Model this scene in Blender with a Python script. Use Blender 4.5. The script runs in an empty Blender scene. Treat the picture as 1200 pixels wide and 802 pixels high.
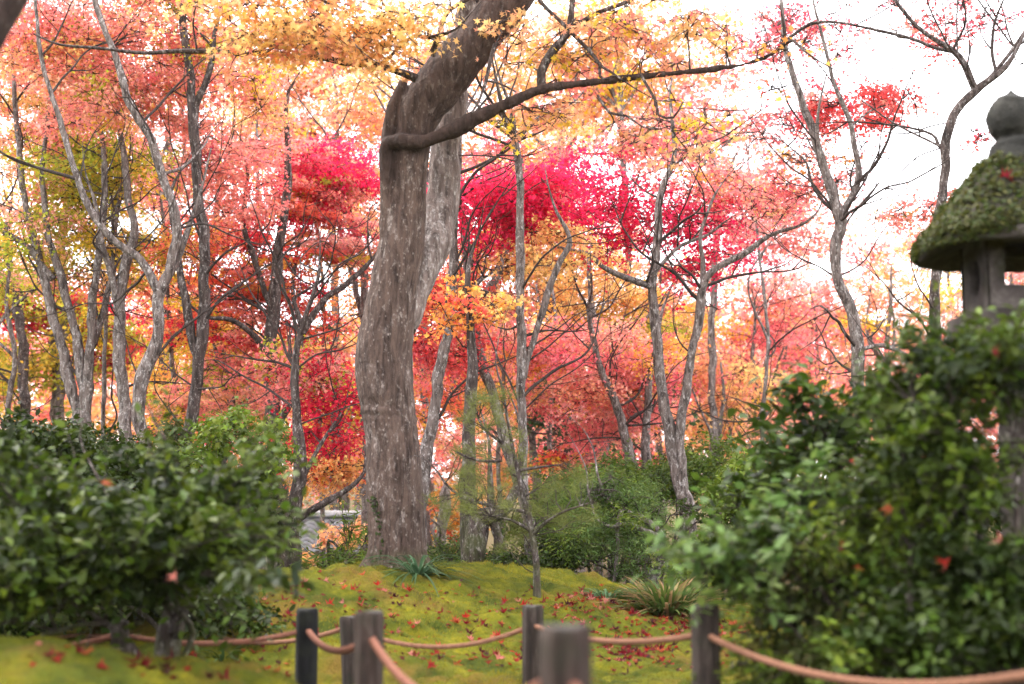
import bpy, math, random
import numpy as np
from mathutils import Vector, noise as mn

SC = bpy.context.scene
COL = SC.collection
R = np.random.default_rng(7)
random.seed(7)

# ------------------------------------------------------------------ camera
F = 1666.7                       # focal length in photo pixels (photo is 1200 x 802)
CAM = np.array([0.0, 0.0, 1.2])
PITCH = math.atan(219 / F)       # camera looks slightly up
cd = bpy.data.cameras.new("camera")
cd.lens = 50.0; cd.sensor_width = 36.0
cd.clip_start = 0.05; cd.clip_end = 2000
cd.dof.use_dof = True; cd.dof.focus_distance = 12.2; cd.dof.aperture_fstop = 1.7
cam = bpy.data.objects.new("camera", cd); COL.objects.link(cam)
cam.location = CAM; cam.rotation_euler = (math.pi / 2 + PITCH, 0, 0)
SC.camera = cam

# ------------------------------------------------------------------ sky, sun, exposure
SUN_EL, SUN_AZ = math.radians(50), math.radians(-62)   # azimuth from +Y, towards +X
w = bpy.data.worlds.new("World"); SC.world = w; w.use_nodes = True
nt = w.node_tree; N = nt.nodes; L = nt.links
bg = N["Background"]; bg.inputs[1].default_value = 0.15
sky = N.new("ShaderNodeTexSky"); sky.sky_type = 'NISHITA'; sky.sun_disc = False
sky.sun_elevation = SUN_EL; sky.sun_rotation = SUN_AZ
tc = N.new("ShaderNodeTexCoord"); cn = N.new("ShaderNodeTexNoise")
cn.inputs["Scale"].default_value = 2.2; cn.inputs["Detail"].default_value = 6
L.new(tc.outputs["Generated"], cn.inputs["Vector"])
cr = N.new("ShaderNodeValToRGB")
cr.color_ramp.elements[0].position = .3; cr.color_ramp.elements[0].color = (8.6, 8.5, 9.0, 1)
cr.color_ramp.elements[1].position = .7; cr.color_ramp.elements[1].color = (11.4, 11.2, 11.4, 1)
L.new(cn.outputs[0], cr.inputs[0])
mx = N.new("ShaderNodeMixRGB"); mx.inputs[0].default_value = .93
L.new(sky.outputs[0], mx.inputs[1]); L.new(cr.outputs[0], mx.inputs[2]); L.new(mx.outputs[0], bg.inputs[0])
sl = bpy.data.lights.new("sun", 'SUN'); sl.energy = 1.5; sl.angle = math.radians(25); sl.color = (1, .95, .88)
sun = bpy.data.objects.new("sun", sl); COL.objects.link(sun)
sd = Vector((math.sin(SUN_AZ) * math.cos(SUN_EL), math.cos(SUN_AZ) * math.cos(SUN_EL), math.sin(SUN_EL)))
sun.rotation_euler = sd.to_track_quat('Z', 'Y').to_euler(); sun.location = (-8, -6, 20)
vs = SC.view_settings
SC.display_settings.display_device = 'sRGB'
vs.view_transform = 'Standard'; vs.look = 'None'; vs.gamma = 1; vs.use_curve_mapping = False
vs.exposure = 1.84
cy = SC.cycles
cy.use_denoising = True
cy.max_bounces = 10; cy.diffuse_bounces = 7; cy.glossy_bounces = 2; cy.transmission_bounces = 8
cy.sample_clamp_indirect = 6; cy.use_adaptive_sampling = False
cy.caustics_reflective = False; cy.caustics_refractive = False

# ------------------------------------------------------------------ geometry helpers
CP, SP = math.cos(PITCH), math.sin(PITCH)
def at(px, py, Y):
    """world point seen at photo pixel (px, py) whose distance along +Y is Y"""
    u = (px - 600) / F; v = (401 - py) / F
    d = np.array([u, CP - v * SP, SP + v * CP])
    return CAM + d * (Y / d[1])
def pm(wpx, Y): return wpx / F * Y
SLIM = 1.0

PATH = np.array([(1.6, .2), (1.05, 1.6), (.75, 2.9), (.42, 4.1), (.02, 5.3), (-.5, 6.2), (-1.15, 6.8), (-2.0, 7.05), (-3.4, 7.2), (-6, 7.4)])
def path_dist(x, y):
    d = np.full(np.shape(x), 1e9)
    for a, b in zip(PATH[:-1], PATH[1:]):
        e = b - a; t = np.clip(((x - a[0]) * e[0] + (y - a[1]) * e[1]) / (e @ e), 0, 1)
        d = np.minimum(d, np.hypot(x - a[0] - t * e[0], y - a[1] - t * e[1]))
    return d
def sstep(a, b, x):
    t = np.clip((x - a) / (b - a), 0, 1); return t * t * (3 - 2 * t)
def gs(x, y, cx, cyy, sx, sy): return np.exp(-((x - cx) / sx) ** 2 - ((y - cyy) / sy) ** 2)
def G(x, y):
    x = np.asarray(x, float); y = np.asarray(y, float)
    z = .40 + 0 * x
    z = z + .40 * gs(x, y, -.9, 10.9, 1.75, 2.2) + .13 * sstep(7.8, 10.5, y)
    z = z + .36 * gs(x, y, -2.0, 5.0, .95, 1.0) + .16 * gs(x, y, -1.0, 5.6, .55, .8)
    z = z + .40 * gs(x, y, 2.5, 5.9, 1.0, 1.5)
    z = z + .22 * gs(x, y, -1.75, 9.0, .9, .8)
    z = z + .05 * np.sin(x * 1.7 + .6) * np.sin(y * 1.3) * sstep(6, 9, y)
    z = z - .65 * sstep(13, 21, y)
    z = z + 5.0 * sstep(32, 110, y) + 3 * sstep(110, 300, y)
    return z
def g1(x, y): return float(G(x, y))
def ground_hit(px, py):
    u = (px - 600) / F; v = (401 - py) / F
    d = np.array([u, CP - v * SP, SP + v * CP]); d = d / d[1]
    t = np.arange(1.5, 30, .01)
    P = CAM + d * t[:, None]
    k = np.nonzero(P[:, 2] < G(P[:, 0], P[:, 1]))[0]
    return P[k[0]] if len(k) else None

def tag(o, label=None, cat=None, group=None, kind=None):
    if label: o["label"] = label
    if cat: o["category"] = cat
    if group: o["group"] = group
    if kind: o["kind"] = kind
    return o
def empty(name, loc, label, cat, group=None):
    o = bpy.data.objects.new(name, None); COL.objects.link(o); o.location = loc
    o.empty_display_size = .2
    return tag(o, label, cat, group)
def copy_tree(o, parent=None):
    c = o.copy(); COL.objects.link(c); c.parent = parent
    for ch in o.children: copy_tree(ch, c)
    return c

class MB:
    def __init__(s): s.v = []; s.f = {}; s.n = 0; s.t = {}
    def add(s, v, *faces, tint=None):
        v = np.asarray(v, np.float32).reshape(-1, 3)
        for f in faces:
            f = np.asarray(f, np.int32)
            if f.size == 0: continue
            k = f.shape[1]; s.f.setdefault(k, []).append(f + s.n)
            if tint is not None: s.t.setdefault(k, []).append(np.asarray(tint, np.float32))
        s.v.append(v); s.n += len(v)
    def poly(s, v):
        s.add(v, [list(range(len(v)))])
    def box(s, lo, hi):
        (a, b, c), (d, e, f) = lo, hi
        s.add([(a, b, c), (d, b, c), (d, e, c), (a, e, c), (a, b, f), (d, b, f), (d, e, f), (a, e, f)],
              [(0, 3, 2, 1), (4, 5, 6, 7), (0, 1, 5, 4), (1, 2, 6, 5), (2, 3, 7, 6), (3, 0, 4, 7)])
    def build(s, name, mat, parent=None, smooth=False):
        V = np.concatenate(s.v) if s.v else np.zeros((0, 3), np.float32)
        me = bpy.data.meshes.new(name)
        loops = []; starts = []; tot = 0; tints = []
        for k in sorted(s.f):
            A = np.concatenate(s.f[k]); loops.append(A.ravel())
            starts.append(tot + np.arange(len(A)) * k); tot += A.size
            if s.t: tints.append(np.concatenate(s.t[k]))
        loops = np.concatenate(loops); starts = np.concatenate(starts)
        if parent is not None: V = V - np.array(parent.matrix_basis.translation if parent.parent is None else (0, 0, 0), np.float32) - (np.array(parent.parent.location, np.float32) if parent.parent is not None else 0)
        me.vertices.add(len(V)); me.vertices.foreach_set("co", V.ravel().astype(np.float32))
        me.loops.add(len(loops)); me.loops.foreach_set("vertex_index", loops.astype(np.int32))
        me.polygons.add(len(starts)); me.polygons.foreach_set("loop_start", starts.astype(np.int32))
        if tints:
            t = np.concatenate(tints); a = me.attributes.new("tint", 'FLOAT_COLOR', 'FACE')
            a.data.foreach_set("color", np.concatenate([t, np.ones((len(t), 1), np.float32)], 1).ravel().astype(np.float32))
        me.update(calc_edges=True)
        if smooth: me.polygons.foreach_set("use_smooth", np.ones(len(starts), bool))
        me.materials.append(mat)
        o = bpy.data.objects.new(name, me); COL.objects.link(o)
        if parent is not None: o.parent = parent
        return o

def spline(P, n=None, step=None):
    """Catmull-Rom through rows of P (any columns)"""
    P = np.asarray(P, float)
    if len(P) == 2: Q = np.array([P[0], P[0] * .5 + P[1] * .5, P[1]])
    else: Q = P
    E = np.vstack([2 * Q[0] - Q[1], Q, 2 * Q[-1] - Q[-2]])
    out = []
    for i in range(1, len(E) - 2):
        p0, p1, p2, p3 = E[i - 1], E[i], E[i + 1], E[i + 2]
        m = n if n else max(2, int(np.linalg.norm((p2 - p1)[:3]) / step))
        t = (np.arange(m) / m)[:, None]
        out.append(.5 * (2 * p1 + (p2 - p0) * t + (2 * p0 - 5 * p1 + 4 * p2 - p3) * t ** 2 + (3 * p1 - p0 - 3 * p2 + p3) * t ** 3))
    out.append(Q[-1:]); return np.vstack(out)

def tube(mb, P, rad, sides=8, lump=0.0, cap=True):
    P = np.asarray(P, float); n = len(P); rad = np.broadcast_to(np.asarray(rad, float), (n,))
    T = np.gradient(P, axis=0); T /= np.linalg.norm(T, axis=1)[:, None] + 1e-9
    u = np.cross(T[0], (0, 1, 0) if abs(T[0][1]) < .9 else (1, 0, 0)); u /= np.linalg.norm(u)
    U = np.empty_like(P)
    for i in range(n):
        u = u - T[i] * (u @ T[i]); u = u / (math.sqrt(u @ u) + 1e-9); U[i] = u
    W = np.cross(T, U)
    a = np.linspace(0, 2 * math.pi, sides, endpoint=False)
    rr = rad[:, None] * np.ones((1, sides))
    if lump: rr = rr * (1 + lump * R.normal(0, 1, (n, sides)))
    V = P[:, None] + rr[..., None] * (np.cos(a)[None, :, None] * U[:, None] + np.sin(a)[None, :, None] * W[:, None])
    i = np.arange(n - 1)[:, None] * sides; j = np.arange(sides)[None]; k = (j + 1) % sides
    q = np.stack([i + j, i + k, i + sides + k, i + sides + j], -1).reshape(-1, 4)
    mb.add(V.reshape(-1, 3), q)
    if cap:
        mb.add(V[-1], [list(range(sides))]); mb.add(V[0], [list(range(sides))[::-1]])

def lathe(mb, prof, c, sides=48, sq=2.0, rot=0):
    """profile [(r,z)] round c; sq>2 makes a rounded-square plan"""
    a = np.linspace(0, 2 * math.pi, sides, endpoint=False)
    k = (np.abs(np.cos(a)) ** sq + np.abs(np.sin(a)) ** sq) ** (-1 / sq)
    pr = np.asarray(prof, float)
    V = np.stack([c[0] + pr[:, :1] * (k * np.cos(a + rot))[None], c[1] + pr[:, :1] * (k * np.sin(a + rot))[None],
                  c[2] + pr[:, 1:2] + 0 * a[None]], -1)
    n = len(pr); i = np.arange(n - 1)[:, None] * sides; j = np.arange(sides)[None]; kk = (j + 1) % sides
    mb.add(V.reshape(-1, 3), np.stack([i + j, i + kk, i + sides + kk, i + sides + j], -1).reshape(-1, 4))
    return V

# leaf templates: verts (u across, v along, w up) and faces
STAR5_V = np.array([(0, -.1, 0), (0, -.45, -.02), (.16, -.22, 0), (.46, -.26, -.06), (.2, -.02, .02), (.5, .16, -.07), (.13, .12, .02), (0, .55, -.08),
                    (-.13, .12, .02), (-.5, .16, -.07), (-.2, -.02, .02), (-.46, -.26, -.06), (-.16, -.22, 0)])
STAR5_F = np.array([(0, i, i % 12 + 1) for i in range(1, 13)])
STAR3_V = np.array([(0, -.5, -.03), (.5, -.02, -.06), (.14, .06, .02), (0, .55, -.07), (-.14, .06, .02), (-.5, -.02, -.06)])
STAR3_F = np.array([(0, 1, 2), (0, 2, 4), (2, 3, 4), (0, 4, 5)])
DIA_V = np.array([(0, -.5, 0), (.36, .05, -.05), (0, .5, 0), (-.36, .05, -.05)]); DIA_F = np.array([(0, 1, 2, 3)])
OVAL_V = np.array([(0, -.5, 0), (.2, -.25, .06), (.25, .08, .07), (.13, .35, .03), (0, .55, -.06), (-.13, .35, .03), (-.25, .08, .07), (-.2, -.25, .06), (0, -.2, 0), (0, .1, .01), (0, .35, -.01)])
OVAL_F = np.array([(0, 1, 8, 8), ]); 
OVAL_F = np.array([(8, 1, 2, 9), (9, 2, 3, 10), (9, 6, 7, 8), (10, 5, 6, 9)]); OVAL_T = np.array([(0, 1, 8), (0, 8, 7), (10, 3, 4), (10, 4, 5)])
LONG_V = np.array([(0, -.5, 0), (.11, -.1, .03), (0, .6, -.1), (-.11, -.1, .03), (0, -.1, 0)]); LONG_F = np.array([(0, 1, 4), (1, 2, 4), (4, 2, 3), (0, 4, 3)])
NEED_V = np.array([(-.014, 0, 0), (.014, 0, 0), (0, 1, 0)]); NEED_F = np.array([(0, 1, 2)])
TMPL = {'star5': (STAR5_V, [STAR5_F]), 'star3': (STAR3_V, [STAR3_F]), 'dia': (DIA_V, [DIA_F]), 'oval': (OVAL_V, [OVAL_F, OVAL_T]),
        'long': (LONG_V, [LONG_F]), 'needle': (NEED_V, [NEED_F])}
def leaves(mb, pos, nrm, size, tint, tmpl, tdir=None):
    pos = np.asarray(pos, float); n = len(pos)
    if n == 0: return
    nrm = nrm / (np.linalg.norm(nrm, axis=1)[:, None] + 1e-9)
    t = R.normal(0, 1, (n, 3)) if tdir is None else tdir
    t = t - nrm * np.sum(t * nrm, 1)[:, None]; t /= np.linalg.norm(t, axis=1)[:, None] + 1e-9
    b = np.cross(t, nrm)
    tv, fs = TMPL[tmpl]; m = len(tv)
    size = np.broadcast_to(np.asarray(size, float), (n,))[:, None, None]
    curl = R.uniform(.3, 1.9, (n, 1, 1))
    V = pos[:, None] + size * (tv[None, :, :1] * b[:, None] + tv[None, :, 1:2] * t[:, None] + curl * tv[None, :, 2:] * nrm[:, None])
    off = (np.arange(n) * m)[:, None, None]
    base = mb.n; mb.v.append(V.reshape(-1, 3).astype(np.float32)); mb.n += n * m
    for f in fs:
        mb.f.setdefault(f.shape[1], []).append((f[None] + off).reshape(-1, f.shape[1]).astype(np.int32) + base)
        mb.t.setdefault(f.shape[1], []).append(np.repeat(tint, len(f), 0).astype(np.float32))

# ------------------------------------------------------------------ materials
def newmat(name):
    m = bpy.data.materials.new(name); m.use_nodes = True
    return m, m.node_tree.nodes, m.node_tree.links, m.node_tree.nodes["Principled BSDF"]
def leaf_mat(name, rough=.5, spec=.25, trans=.42, tboost=1.0):
    m, n, l, p = newmat(name)
    a = n.new("ShaderNodeAttribute"); a.attribute_name = "tint"
    p.inputs["Roughness"].default_value = rough; p.inputs["Specular IOR Level"].default_value = spec
    l.new(a.outputs["Color"], p.inputs["Base Color"])
    t = n.new("ShaderNodeBsdfTranslucent"); s = n.new("ShaderNodeMixShader"); s.inputs[0].default_value = trans
    l.new(a.outputs["Color"], t.inputs[0])
    l.new(p.outputs[0], s.inputs[1]); l.new(t.outputs[0], s.inputs[2]); l.new(s.outputs[0], n["Material Output"].inputs[0])
    return m
M_MAPLE = leaf_mat("maple_leaf", .55, .15, .56)
M_GREEN = leaf_mat("evergreen_leaf", .45, .16, .34)
M_SOFT = leaf_mat("soft_green_leaf", .55, .25, .4)
M_NEEDLE = leaf_mat("needle", .5, .2, .3)

def ramp(n, l, src, stops):
    r = n.new("ShaderNodeValToRGB"); e = r.color_ramp.elements
    while len(e) < len(stops): e.new(.5)
    for k, (p, c) in enumerate(stops): e[k].position = p; e[k].color = (*c, 1) if len(c) == 3 else c
    l.new(src, r.inputs[0]); return r
def noise_n(n, l, vec, scale, detail=5, rough=.55, dist=0):
    x = n.new("ShaderNodeTexNoise"); x.inputs["Scale"].default_value = scale; x.inputs["Detail"].default_value = detail
    x.inputs["Roughness"].default_value = rough; x.inputs["Distortion"].default_value = dist
    l.new(vec, x.inputs["Vector"]); return x
def mapping(n, l, vec, sc):
    x = n.new("ShaderNodeMapping"); x.inputs["Scale"].default_value = sc; l.new(vec, x.inputs["Vector"]); return x
def mixc(n, l, fac, a, b, mode='MIX'):
    x = n.new("ShaderNodeMixRGB"); x.blend_type = mode
    for i, s in ((0, fac), (1, a), (2, b)):
        if hasattr(s, "is_output"): l.new(s, x.inputs[i])
        else: x.inputs[i].default_value = s if i == 0 else (*s, 1)
    return x
def bump(n, l, p, h, strength, dist):
    b = n.new("ShaderNodeBump"); b.inputs["Strength"].default_value = strength; b.inputs["Distance"].default_value = dist
    l.new(h, b.inputs["Height"]); l.new(b.outputs[0], p.inputs["Normal"]); return b
def bark_mat(name, dark, mid, lichen, lo=.52, hi=.6, fine=1.0, moss=None, foot=0.0, limb=False):
    m, n, l, p = newmat(name)
    tc = n.new("ShaderNodeTexCoord"); o = tc.outputs["Object"]
    st = mapping(n, l, o, (14 * fine, 14 * fine, 2.2 * fine))
    a = noise_n(n, l, st.outputs[0], 1.6, 8, .65, .6)
    base = ramp(n, l, a.outputs[0], [(.36, dark), (.60, mid)])
    li = noise_n(n, l, mapping(n, l, o, (17 * fine, 17 * fine, 8 * fine)).outputs[0], 1, 7, .72, .5)
    lm = ramp(n, l, li.outputs[0], [(lo, (0, 0, 0)), (hi, (1, 1, 1))])
    li2 = noise_n(n, l, mapping(n, l, o, (40 * fine, 40 * fine, 22 * fine)).outputs[0], 1, 3, .6)
    lm2 = ramp(n, l, li2.outputs[0], [(.5, (.25, .25, .25)), (.6, (1, 1, 1))])
    mk = mixc(n, l, 1, lm.outputs[0], lm2.outputs[0], 'MULTIPLY')
    c = mixc(n, l, mk.outputs[0], base.outputs[0], lichen)
    # a few crisp pale spots
    v = n.new("ShaderNodeTexVoronoi"); v.inputs["Scale"].default_value = 26 * fine; l.new(mapping(n, l, o, (1, 1, .7)).outputs[0], v.inputs["Vector"])
    vr = ramp(n, l, v.outputs["Distance"], [(.10, (.45, .45, .45)), (.22, (0, 0, 0))])
    c = mixc(n, l, vr.outputs[0], c.outputs[0], tuple(min(.6, x * 1.1) for x in lichen))
    if moss:
        mo = noise_n(n, l, o, 5, 5, .6)
        sx = n.new("ShaderNodeSeparateXYZ"); l.new(o, sx.inputs[0])
        mr = n.new("ShaderNodeMapRange"); mr.inputs["From Min"].default_value = foot; mr.inputs["From Max"].default_value = 0
        l.new(sx.outputs[2], mr.inputs[0])
        ml = n.new("ShaderNodeMath"); ml.operation = 'MULTIPLY'; l.new(mr.outputs[0], ml.inputs[0])
        l.new(ramp(n, l, mo.outputs[0], [(.4, (0, 0, 0)), (.6, (1, 1, 1))]).outputs[0], ml.inputs[1])
        c = mixc(n, l, ml.outputs[0], c.outputs[0], moss)
    if limb:
        la = n.new("ShaderNodeAttribute"); la.attribute_name = "limb"
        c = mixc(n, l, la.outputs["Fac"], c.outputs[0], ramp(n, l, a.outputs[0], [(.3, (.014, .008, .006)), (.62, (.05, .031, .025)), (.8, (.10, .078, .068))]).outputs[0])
    l.new(c.outputs[0], p.inputs["Base Color"]); p.inputs["Roughness"].default_value = .85; p.inputs["Specular IOR Level"].default_value = .2
    ad = n.new("ShaderNodeMath"); ad.operation = 'ADD'; l.new(a.outputs[0], ad.inputs[0]); l.new(li2.outputs[0], ad.inputs[1])
    bump(n, l, p, ad.outputs[0], 1.0, .018 / fine)
    return m
M_BARK_MAIN = bark_mat("lichen_bark", (.022, .013, .010), (.088, .058, .046), (.24, .20, .18), .52, .64, 1, (.05, .055, .012), .22, True)
M_BARK_FORK = bark_mat("fork_bark", (.04, .028, .024), (.16, .12, .105), (.33, .295, .275), .47, .6, 1)
M_BARK_LIMB = bark_mat("limb_bark", (.012, .007, .006), (.040, .025, .021), (.12, .095, .085), .58, .68, 1.2)
M_BARK = bark_mat("grey_bark", (.022, .016, .014), (.145, .114, .102), (.36, .33, .315), .5, .58, 1.5)
M_BARK_PALE = bark_mat("pale_bark", (.035, .026, .023), (.14, .112, .10), (.36, .33, .315), .48, .58, 1.5)
M_BARK_DARK = bark_mat("dark_bark", (.012, .008, .007), (.068, .049, .043), (.29, .26, .245), .52, .61, 1.5, (.05, .06, .015), .8)
M_TWIG = bark_mat("twig_bark", (.018, .013, .011), (.055, .04, .035), (.12, .105, .095), .56, .68, 2)

# palettes: linear leaf colours
PAL = {
 'coral':   [((.88, .26, .24), 4), ((.89, .35, .29), 3), ((.84, .16, .16), 2), ((.90, .46, .30), 2)],
 'salmon':  [((.90, .39, .29), 4), ((.90, .31, .27), 3), ((.90, .49, .27), 3), ((.82, .18, .15), 1)],
 'red':     [((.84, .12, .08), 4), ((.86, .19, .12), 4), ((.72, .05, .06), 2), ((.88, .32, .12), 2)],
 'scarlet': [((.78, .08, .08), 4), ((.80, .14, .13), 3)],
 'crimson': [((.66, .022, .06), 4), ((.76, .05, .09), 3), ((.52, .014, .04), 2)],
 'magenta': [((.82, .018, .10), 5), ((.86, .06, .15), 3), ((.70, .012, .065), 2)],
 'pink':    [((.86, .22, .23), 4), ((.88, .33, .29), 4), ((.80, .11, .16), 2), ((.90, .46, .32), 2)],
 'rose':    [((.76, .11, .16), 4), ((.82, .22, .22), 3), ((.50, .04, .09), 1)],
 'palepink':[((.88, .38, .34), 4), ((.86, .28, .27), 2), ((.90, .50, .34), 3)],
 'peach':   [((.90, .52, .22), 4), ((.90, .43, .23), 3), ((.88, .30, .21), 2), ((.90, .60, .20), 2)],
 'gold':    [((.93, .53, .18), 4), ((.93, .60, .22), 3), ((.92, .43, .18), 3)],
 'orange':  [((.88, .40, .09), 4), ((.90, .50, .09), 3), ((.86, .26, .08), 2)],
 'yellow':  [((.80, .56, .05), 4), ((.86, .52, .06), 3), ((.62, .50, .05), 2)],
 'olive':   [((.42, .42, .04), 4), ((.56, .48, .05), 3), ((.32, .38, .035), 3), ((.74, .48, .07), 2)],
 'lime':    [((.20, .30, .03), 4), ((.28, .36, .04), 2), ((.14, .22, .025), 3)],
 'pine':    [((.045, .085, .03), 4), ((.06, .11, .04), 3)],
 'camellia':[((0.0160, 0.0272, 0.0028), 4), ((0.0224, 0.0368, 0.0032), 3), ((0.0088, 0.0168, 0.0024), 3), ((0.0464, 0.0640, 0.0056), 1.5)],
 'leafy':   [((.055, .085, .007), 4), ((.080, .112, .008), 2), ((.036, .060, .006), 3)],
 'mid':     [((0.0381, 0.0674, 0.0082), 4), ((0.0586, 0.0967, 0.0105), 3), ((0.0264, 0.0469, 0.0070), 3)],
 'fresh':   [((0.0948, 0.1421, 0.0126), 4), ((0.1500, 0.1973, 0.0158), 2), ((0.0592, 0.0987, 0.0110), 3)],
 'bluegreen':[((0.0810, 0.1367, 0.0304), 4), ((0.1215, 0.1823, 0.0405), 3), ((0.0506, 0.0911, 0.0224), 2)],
 'drab':    [((0.0528, 0.0590, 0.0099), 3), ((0.0403, 0.0621, 0.0099), 3), ((0.0807, 0.0559, 0.0155), 1)],
}
def pick(pal, n):
    P = PAL[pal]; c = np.array([p[0] for p in P]); wt = np.array([p[1] for p in P], float)
    return c[R.choice(len(P), n, p=wt / wt.sum())]
MIX = {'coral': ['salmon', 'palepink', 'peach', 'peach', 'olive', 'rose'], 'salmon': ['peach', 'coral', 'yellow', 'palepink', 'olive'], 'red': ['coral', 'crimson', 'orange', 'peach', 'yellow'], 'pink': ['coral', 'palepink', 'peach', 'rose', 'orange'],
       'magenta': ['magenta', 'magenta', 'rose'], 'gold': ['peach', 'orange'], 'peach': ['gold', 'salmon', 'coral', 'yellow'], 'olive': ['yellow', 'salmon', 'olive'], 'palepink': ['peach', 'pink', 'coral'], 'crimson': ['magenta', 'red'],
       'rose': ['pink', 'coral'], 'yellow': ['olive', 'orange', 'gold'], 'orange': ['gold', 'coral', 'red'], 'scarlet': ['coral', 'rose']}
def tints(pal, n):
    base = pick(pal, 1)[0]; t = base * .6 + pick(pal, n) * .4
    return np.clip(t * R.uniform(.6, 1.25, (n, 1)) * R.uniform(.9, 1.1, (n, 3)), 0, .93)

# ------------------------------------------------------------------ trees
PADN, PADR = 2.6, .60
class Tree:
    def __init__(s, name, label, base, cat="tree", group=None):
        z = g1(base[0], base[1]); s.base = np.array([base[0], base[1], z - .03])
        s.o = empty(name, s.base, label, cat, group)
        s.slim = 1.0; s.t = MB(); s.tw = MB(); s.c = MB(); s.p = []; s.r = []
    def limb(s, P, rad, sides=9, wob=.1, lump=.03, reg=True, mb=None):
        A = spline(np.column_stack([P, rad]), step=max(.06, float(np.mean(rad)) * 1.6))
        n = len(A)
        ph = R.uniform(0, 6, 6); s_ = np.arange(n) * .55
        amp = A[:, 3] * wob
        A[:, 0] += amp * (np.sin(s_ + ph[0]) + .6 * np.sin(2.3 * s_ + ph[1])); A[:, 1] += amp * (np.sin(s_ * 1.1 + ph[2]) + .6 * np.sin(2.1 * s_ + ph[3]))
        tube(mb or s.t, A[:, :3], np.maximum(A[:, 3] * (1 + .06 * np.sin(s_ * .9 + ph[4])), .0015), sides, lump)
        if reg: s.p.append(A[::2, :3]); s.r.append(A[::2, 3])
        return A
    def stem(s, px, Y, lean=0.0, ground=False, **k):
        """px rows (x, y, width) in photo pixels at distance Y (drifting by lean to the tip)"""
        n = len(px); P = []; rad = []
        for i, (x, y, wd) in enumerate(px):
            yy = Y + lean * i / max(1, n - 1); P.append(at(x, y, yy)); rad.append(pm(wd, yy) / 2 * s.slim)
        if px[-1][2] > 2.6 and n > 2 and k.get('tip', True):
            d = P[-1] - P[-2]; d = d / np.linalg.norm(d); q = P[-1]; w0 = rad[-1]
            for f in (.6, .3, .12):
                d = d + R.normal(0, .25, 3) + (0, 0, .12); d /= np.linalg.norm(d); q = q + d * max(.22, w0 * 9); P.append(q); rad.append(w0 * f)
        k.pop('tip', None)
        if ground:
            b = P[0].copy(); gz = g1(b[0], b[1])
            if b[2] > gz - .05:
                P.insert(0, np.array([b[0], b[1], gz - .12])); rad.insert(0, rad[0] * 1.25)
        return s.limb(np.array(P), np.array(rad), **k)
    def side(s, n, zmin, ln=(.7, 1.7), r=(.008, .02), mb=None):
        """n thin curved side branches with forks, leaving the stems above height zmin"""
        P0 = np.concatenate(s.p); r0 = np.concatenate(s.r); ok = np.nonzero((P0[:, 2] > zmin) & (r0 > r[0] * 1.2))[0]
        if not len(ok): return
        for _ in range(n):
            k = ok[R.integers(len(ok))]; a = R.uniform(0, 6.283); el = R.uniform(.15, 1.15); L_ = R.uniform(*ln)
            d = np.array([math.cos(a) * math.cos(el), math.sin(a) * math.cos(el) * .8, math.sin(el)]); rr = min(r0[k] * .6, R.uniform(*r)); q = P0[k]; pts = [q]
            for j in range(4):
                d = d + R.normal(0, .28, 3) + (0, 0, .06); d /= np.linalg.norm(d); q = q + d * L_ / 4; pts.append(q)
            s.limb(np.array(pts), rr * np.array([1, .8, .6, .4, .18]), sides=6, wob=.8, lump=.05, mb=mb or s.tw)
            for j in (1, 2, 3):
                e = d + R.normal(0, .6, 3); e /= np.linalg.norm(e); f_ = L_ * R.uniform(.25, .5)
                s.limb(np.array([pts[j], pts[j] + e * f_ * .5 + R.normal(0, .04, 3), pts[j] + e * f_ + (0, 0, .08)]), rr * np.array([.5, .32, .12]), sides=5, wob=.8, lump=0, mb=mb or s.tw)
    def reach(s, c, r1=.004, rmax=.03):
        P = np.concatenate(s.p); r = np.concatenate(s.r)
        d = c - P; dist = np.linalg.norm(d, axis=1)
        cost = dist + 1.1 * np.maximum(0, -d[:, 2] + .1) + .4 * np.maximum(0, .006 - r) / .006
        k = int(np.argmin(cost)); a = P[k]; ln = dist[k]
        if ln < .05: return a
        m1 = a + d[k] * .35 + R.normal(0, .09 * ln, 3) + np.array([0, 0, .05 * ln]); m2 = a + d[k] * .7 + R.normal(0, .07 * ln, 3) + np.array([0, 0, .06 * ln])
        r0 = min(.7 * r[k], rmax, .006 + .008 * ln); r0 = max(r0, r1 * 1.3)
        s.limb(np.array([a, m1, m2, c]), np.array([r0, r0 * .75, r0 * .5 + r1 * .5, r1]), sides=5, wob=.5, lump=0, mb=s.tw)
    def pad(s, c, Rp, pal, ls, cover, tmpl, flat=.12, twigs=6):
        s.reach(c)
        K = twigs; cs = []
        tilt = R.normal(0, .34, 2); a0 = R.uniform(0, 6.28)
        for i in range(K):
            a = a0 + i * 6.283 / K + R.normal(0, .3); L_ = Rp * R.uniform(.55, 1.1)
            e = np.array([math.cos(a), math.sin(a), 0]) * L_; e[2] = e[0] * tilt[0] + e[1] * tilt[1] - .16 * L_ * L_ / Rp + R.normal(0, flat * Rp * .6)
            mid = c + e * .5 + np.array([R.normal(0, .06 * Rp), R.normal(0, .06 * Rp), .05 * Rp])
            A = s.limb(np.array([c, mid, c + e]), np.array([.0045, .0032, .0018]), sides=4, wob=1.2, lump=0, reg=False, mb=s.tw)
            for f in (.45, .75, 1.0): cs.append(c + (e * f if f == 1 else (mid - c) * f * 2 if f < .5 else (mid + (e + c - mid) * (f - .5) * 2 - c)))
        cs = np.array(cs); n = int(.57 * cover * math.pi * Rp * Rp / (.42 * ls * ls))
        if n < 3: return
        j = R.integers(0, len(cs), n); sc = np.array([.2, .2, flat * .6]) * Rp
        wgt = R.uniform(.5, 1.35, len(cs))[j][:, None]
        pos = cs[j] + R.normal(0, 1, (n, 3)) * sc * wgt - np.array([0, 0, .35 * ls])
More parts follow.
